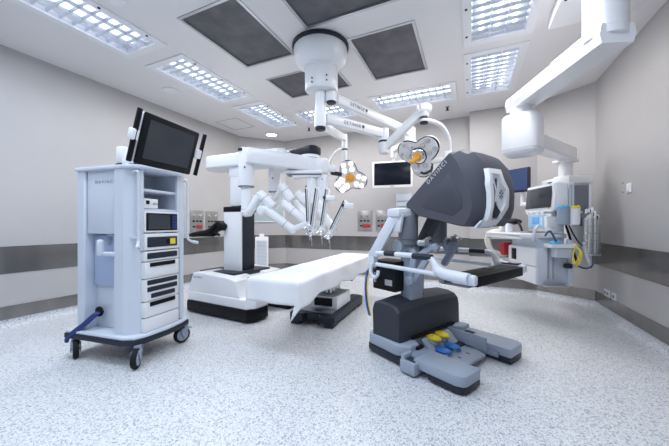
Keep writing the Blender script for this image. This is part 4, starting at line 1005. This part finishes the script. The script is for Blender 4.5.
# tray with blue mask and yellow tube
r = thing('accessory_tray', 'clear tray on the machine side holding blue and yellow airway items', 'tray', g2w(.17, -.09, .80), 20)
m = M(); m.box((0, .0, .075), (.24, .13, .012), bev=.004); m.box((0, -.062, .09), (.24, .008, .035)); m.box((-.116, 0, .09), (.008, .13, .035)); m.box((.116, 0, .09), (.008, .13, .035)); m.box((0, .062, .09), (.24, .008, .035)); m.build('tray', 'white', r)
m = M(); m.box((.01, .0, .02), (.15, .10, .10), bev=.01); m.build('bin', 'clearplastic', r)
m = M(); m.box((-.07, .08, -.10), (.012, .02, .32)); m.box((-.02, .08, -.10), (.012, .02, .32)); m.build('bracket', 'alu', r)
m = M(); m.bar(g2w(.08, -.10, .905), g2w(.27, -.12, .885), .07, .03, .012); m.sph(g2w(.12, -.09, .915), (.05, .04, .025)); o = m.build('face_mask', 'cyan'); tag(o, 'bright blue airway mask lying in the side tray', 'mask')
m = M()
for k in range(3):
    m.tube([g2w(.27, -.14, .89), g2w(.30+.01*k, -.17, .83), g2w(.27+.01*k, -.17, .74-.015*k), g2w(.24+.008*k, -.17, .72), g2w(.245, -.16, .80), g2w(.27, -.15, .89)], .005, 8)
m.sph(g2w(.275, -.14, .895), .022); o = m.build('yellow_tube', 'ytube'); tag(o, 'yellow tubing loop hanging from the side tray', 'tube')
m = M(); m.tube([(.679, 3.551, .989), (.724, 3.572, 1.038), (.787, 3.633, .937), (.88, 3.753, .821), (.996, 3.915, .705), (1.127, 4.085, .627), (1.232, 4.21, .628), (1.27, 4.235, .70)], .009, 8, 8)
o = m.build('oxygen_hose', 'teal_hose'); tag(o, 'dark blue hose sagging from the tray towards the wire basket', 'hose')
m = M(); m.tube([(.884, 3.70, 1.09), (.936, 3.778, .964), (.98, 3.853, .837), (1.034, 3.933, .705)], .012, 8); m.tube([(.911, 3.712, 1.09), (1.018, 3.871, .941), (1.147, 4.094, .846)], .007, 8); o = m.build('suction_hose', 'black'); tag(o, 'black hose hanging below the suction jars', 'hose')
m = M(); m.tube([(1.109, 4.022, .904), (1.139, 4.036, .807), (1.175, 4.074, .697)], .02, 10); o = m.build('suction_wand', 'white'); tag(o, 'white handpiece hanging beside the wire basket', 'handpiece')
m = M(); m.box((0, 0, 0), (.07, .05, .05), bev=.012); o = m.build('foot_clip', 'navy'); o.name = 'hose_clip'; o.location = g2w(.27, -.05, .68); tag(o, 'dark clip on the machine side below the yellow tube', 'clip')
# wire basket with packed catheters
Bk = thing('wire_basket', 'tall wire basket of packed catheters before the right wall', 'basket', g2w(.803, .364, -.035), 20)
m = M()
for z in (.80, .88, .96, 1.04, 1.12, 1.20):
    pts = [(.082*math.cos(2*math.pi*k/16), .072*math.sin(2*math.pi*k/16), z) for k in range(17)]; m.tube(pts, .0036, 6, 1)
for k in range(12):
    a = 2*math.pi*k/12; m.cyl((.082*math.cos(a), .072*math.sin(a), .80), (.082*math.cos(a), .072*math.sin(a), 1.20), .0032, n=6)
m.build('wire_frame', 'alu', Bk)
m = M(); m.cyl((0, 0, .79), (0, 0, .80), .08); m.build('basket_base', 'clearplastic', Bk)
m = M(); m.bar((0, .06, 1.12), (-.03, .16, 1.12), .02, .02); m.build('hook', 'alu', Bk)
for k in range(8):
    a = 2*math.pi*k/8; rr = .04 if k < 7 else 0
    x, y = (.052*math.cos(a), .045*math.sin(a)) if k < 7 else (0, 0); h = .45+.02*((k*37) % 5)
    r = thing('packed_catheter', 'clear packed catheter standing in the wire basket', 'catheter', g2w(.803+x, .364+y, .770), 20+k*40, 'packed catheters in the wire basket')
    m = M(); m.box((0, 0, h/2), (.046, .020, h), (1.5*math.sin(k), 1.5*math.cos(k), 0), .008); m.build('packet', 'bag', r)
    m = M(); m.cyl((0, -.008, .05), (0, -.008, h-.02), .004, n=8); m.build('catheter_tube', 'greencap' if k % 2 else 'offwhite', r)
    m = M(); m.cyl((0, -.008, h-.06), (0, -.008, h-.02), .008, n=8); m.build('end_cap', 'greencap', r)

# ------------------------------------------------------------------ lamps, camera, render look
def light(kind, name, loc, energy, col=(1, 1, 1), **k):
    ld = bpy.data.lights.new(name, kind); ld.energy = energy; ld.color = col
    for a, v in k.items(): setattr(ld, a, v)
    o = bpy.data.objects.new(name, ld); C.objects.link(o); o.location = loc; return o
s_ = light('SPOT', 'surgical_light_beam', (-1.60, 4.13, 1.78), 30, (1, .98, .95), spot_size=R(55), spot_blend=.7, shadow_soft_size=.12)
s_.rotation_euler = (Vector((-1.62, 3.5, .65))-s_.location).to_track_quat('-Z', 'Y').to_euler()
d_ = light('SPOT', 'downlight_beam', (-3.80, 5.14, 2.97), 12, (1, .95, .9), spot_size=R(110), spot_blend=.8, shadow_soft_size=.09)
w = bpy.data.worlds.new('World'); bpy.context.scene.world = w; w.use_nodes = True
w.node_tree.nodes['Background'].inputs[0].default_value = (.75, .85, 1, 1); w.node_tree.nodes['Background'].inputs[1].default_value = .3
cam = bpy.data.cameras.new('camera'); cam.lens = 297.0*36/669; cam.sensor_width = 36; cam.clip_start = .02; cam.shift_y = 1.8/669
co = bpy.data.objects.new('camera', cam); C.objects.link(co); co.location = (0, 0, 1.1); co.rotation_euler = (R(90), 0, R(24.5))
sc = bpy.context.scene; sc.camera = co
sc.view_settings.view_transform = 'Standard'; sc.view_settings.look = 'None'; sc.view_settings.gamma = 1; sc.view_settings.exposure = -.06
sc.view_settings.use_curve_mapping = False
sc.cycles.use_denoising = True; sc.cycles.max_bounces = 8; sc.cycles.diffuse_bounces = 5; sc.cycles.glossy_bounces = 4
sc.cycles.caustics_reflective = False; sc.cycles.caustics_refractive = False; sc.cycles.sample_clamp_indirect = 6
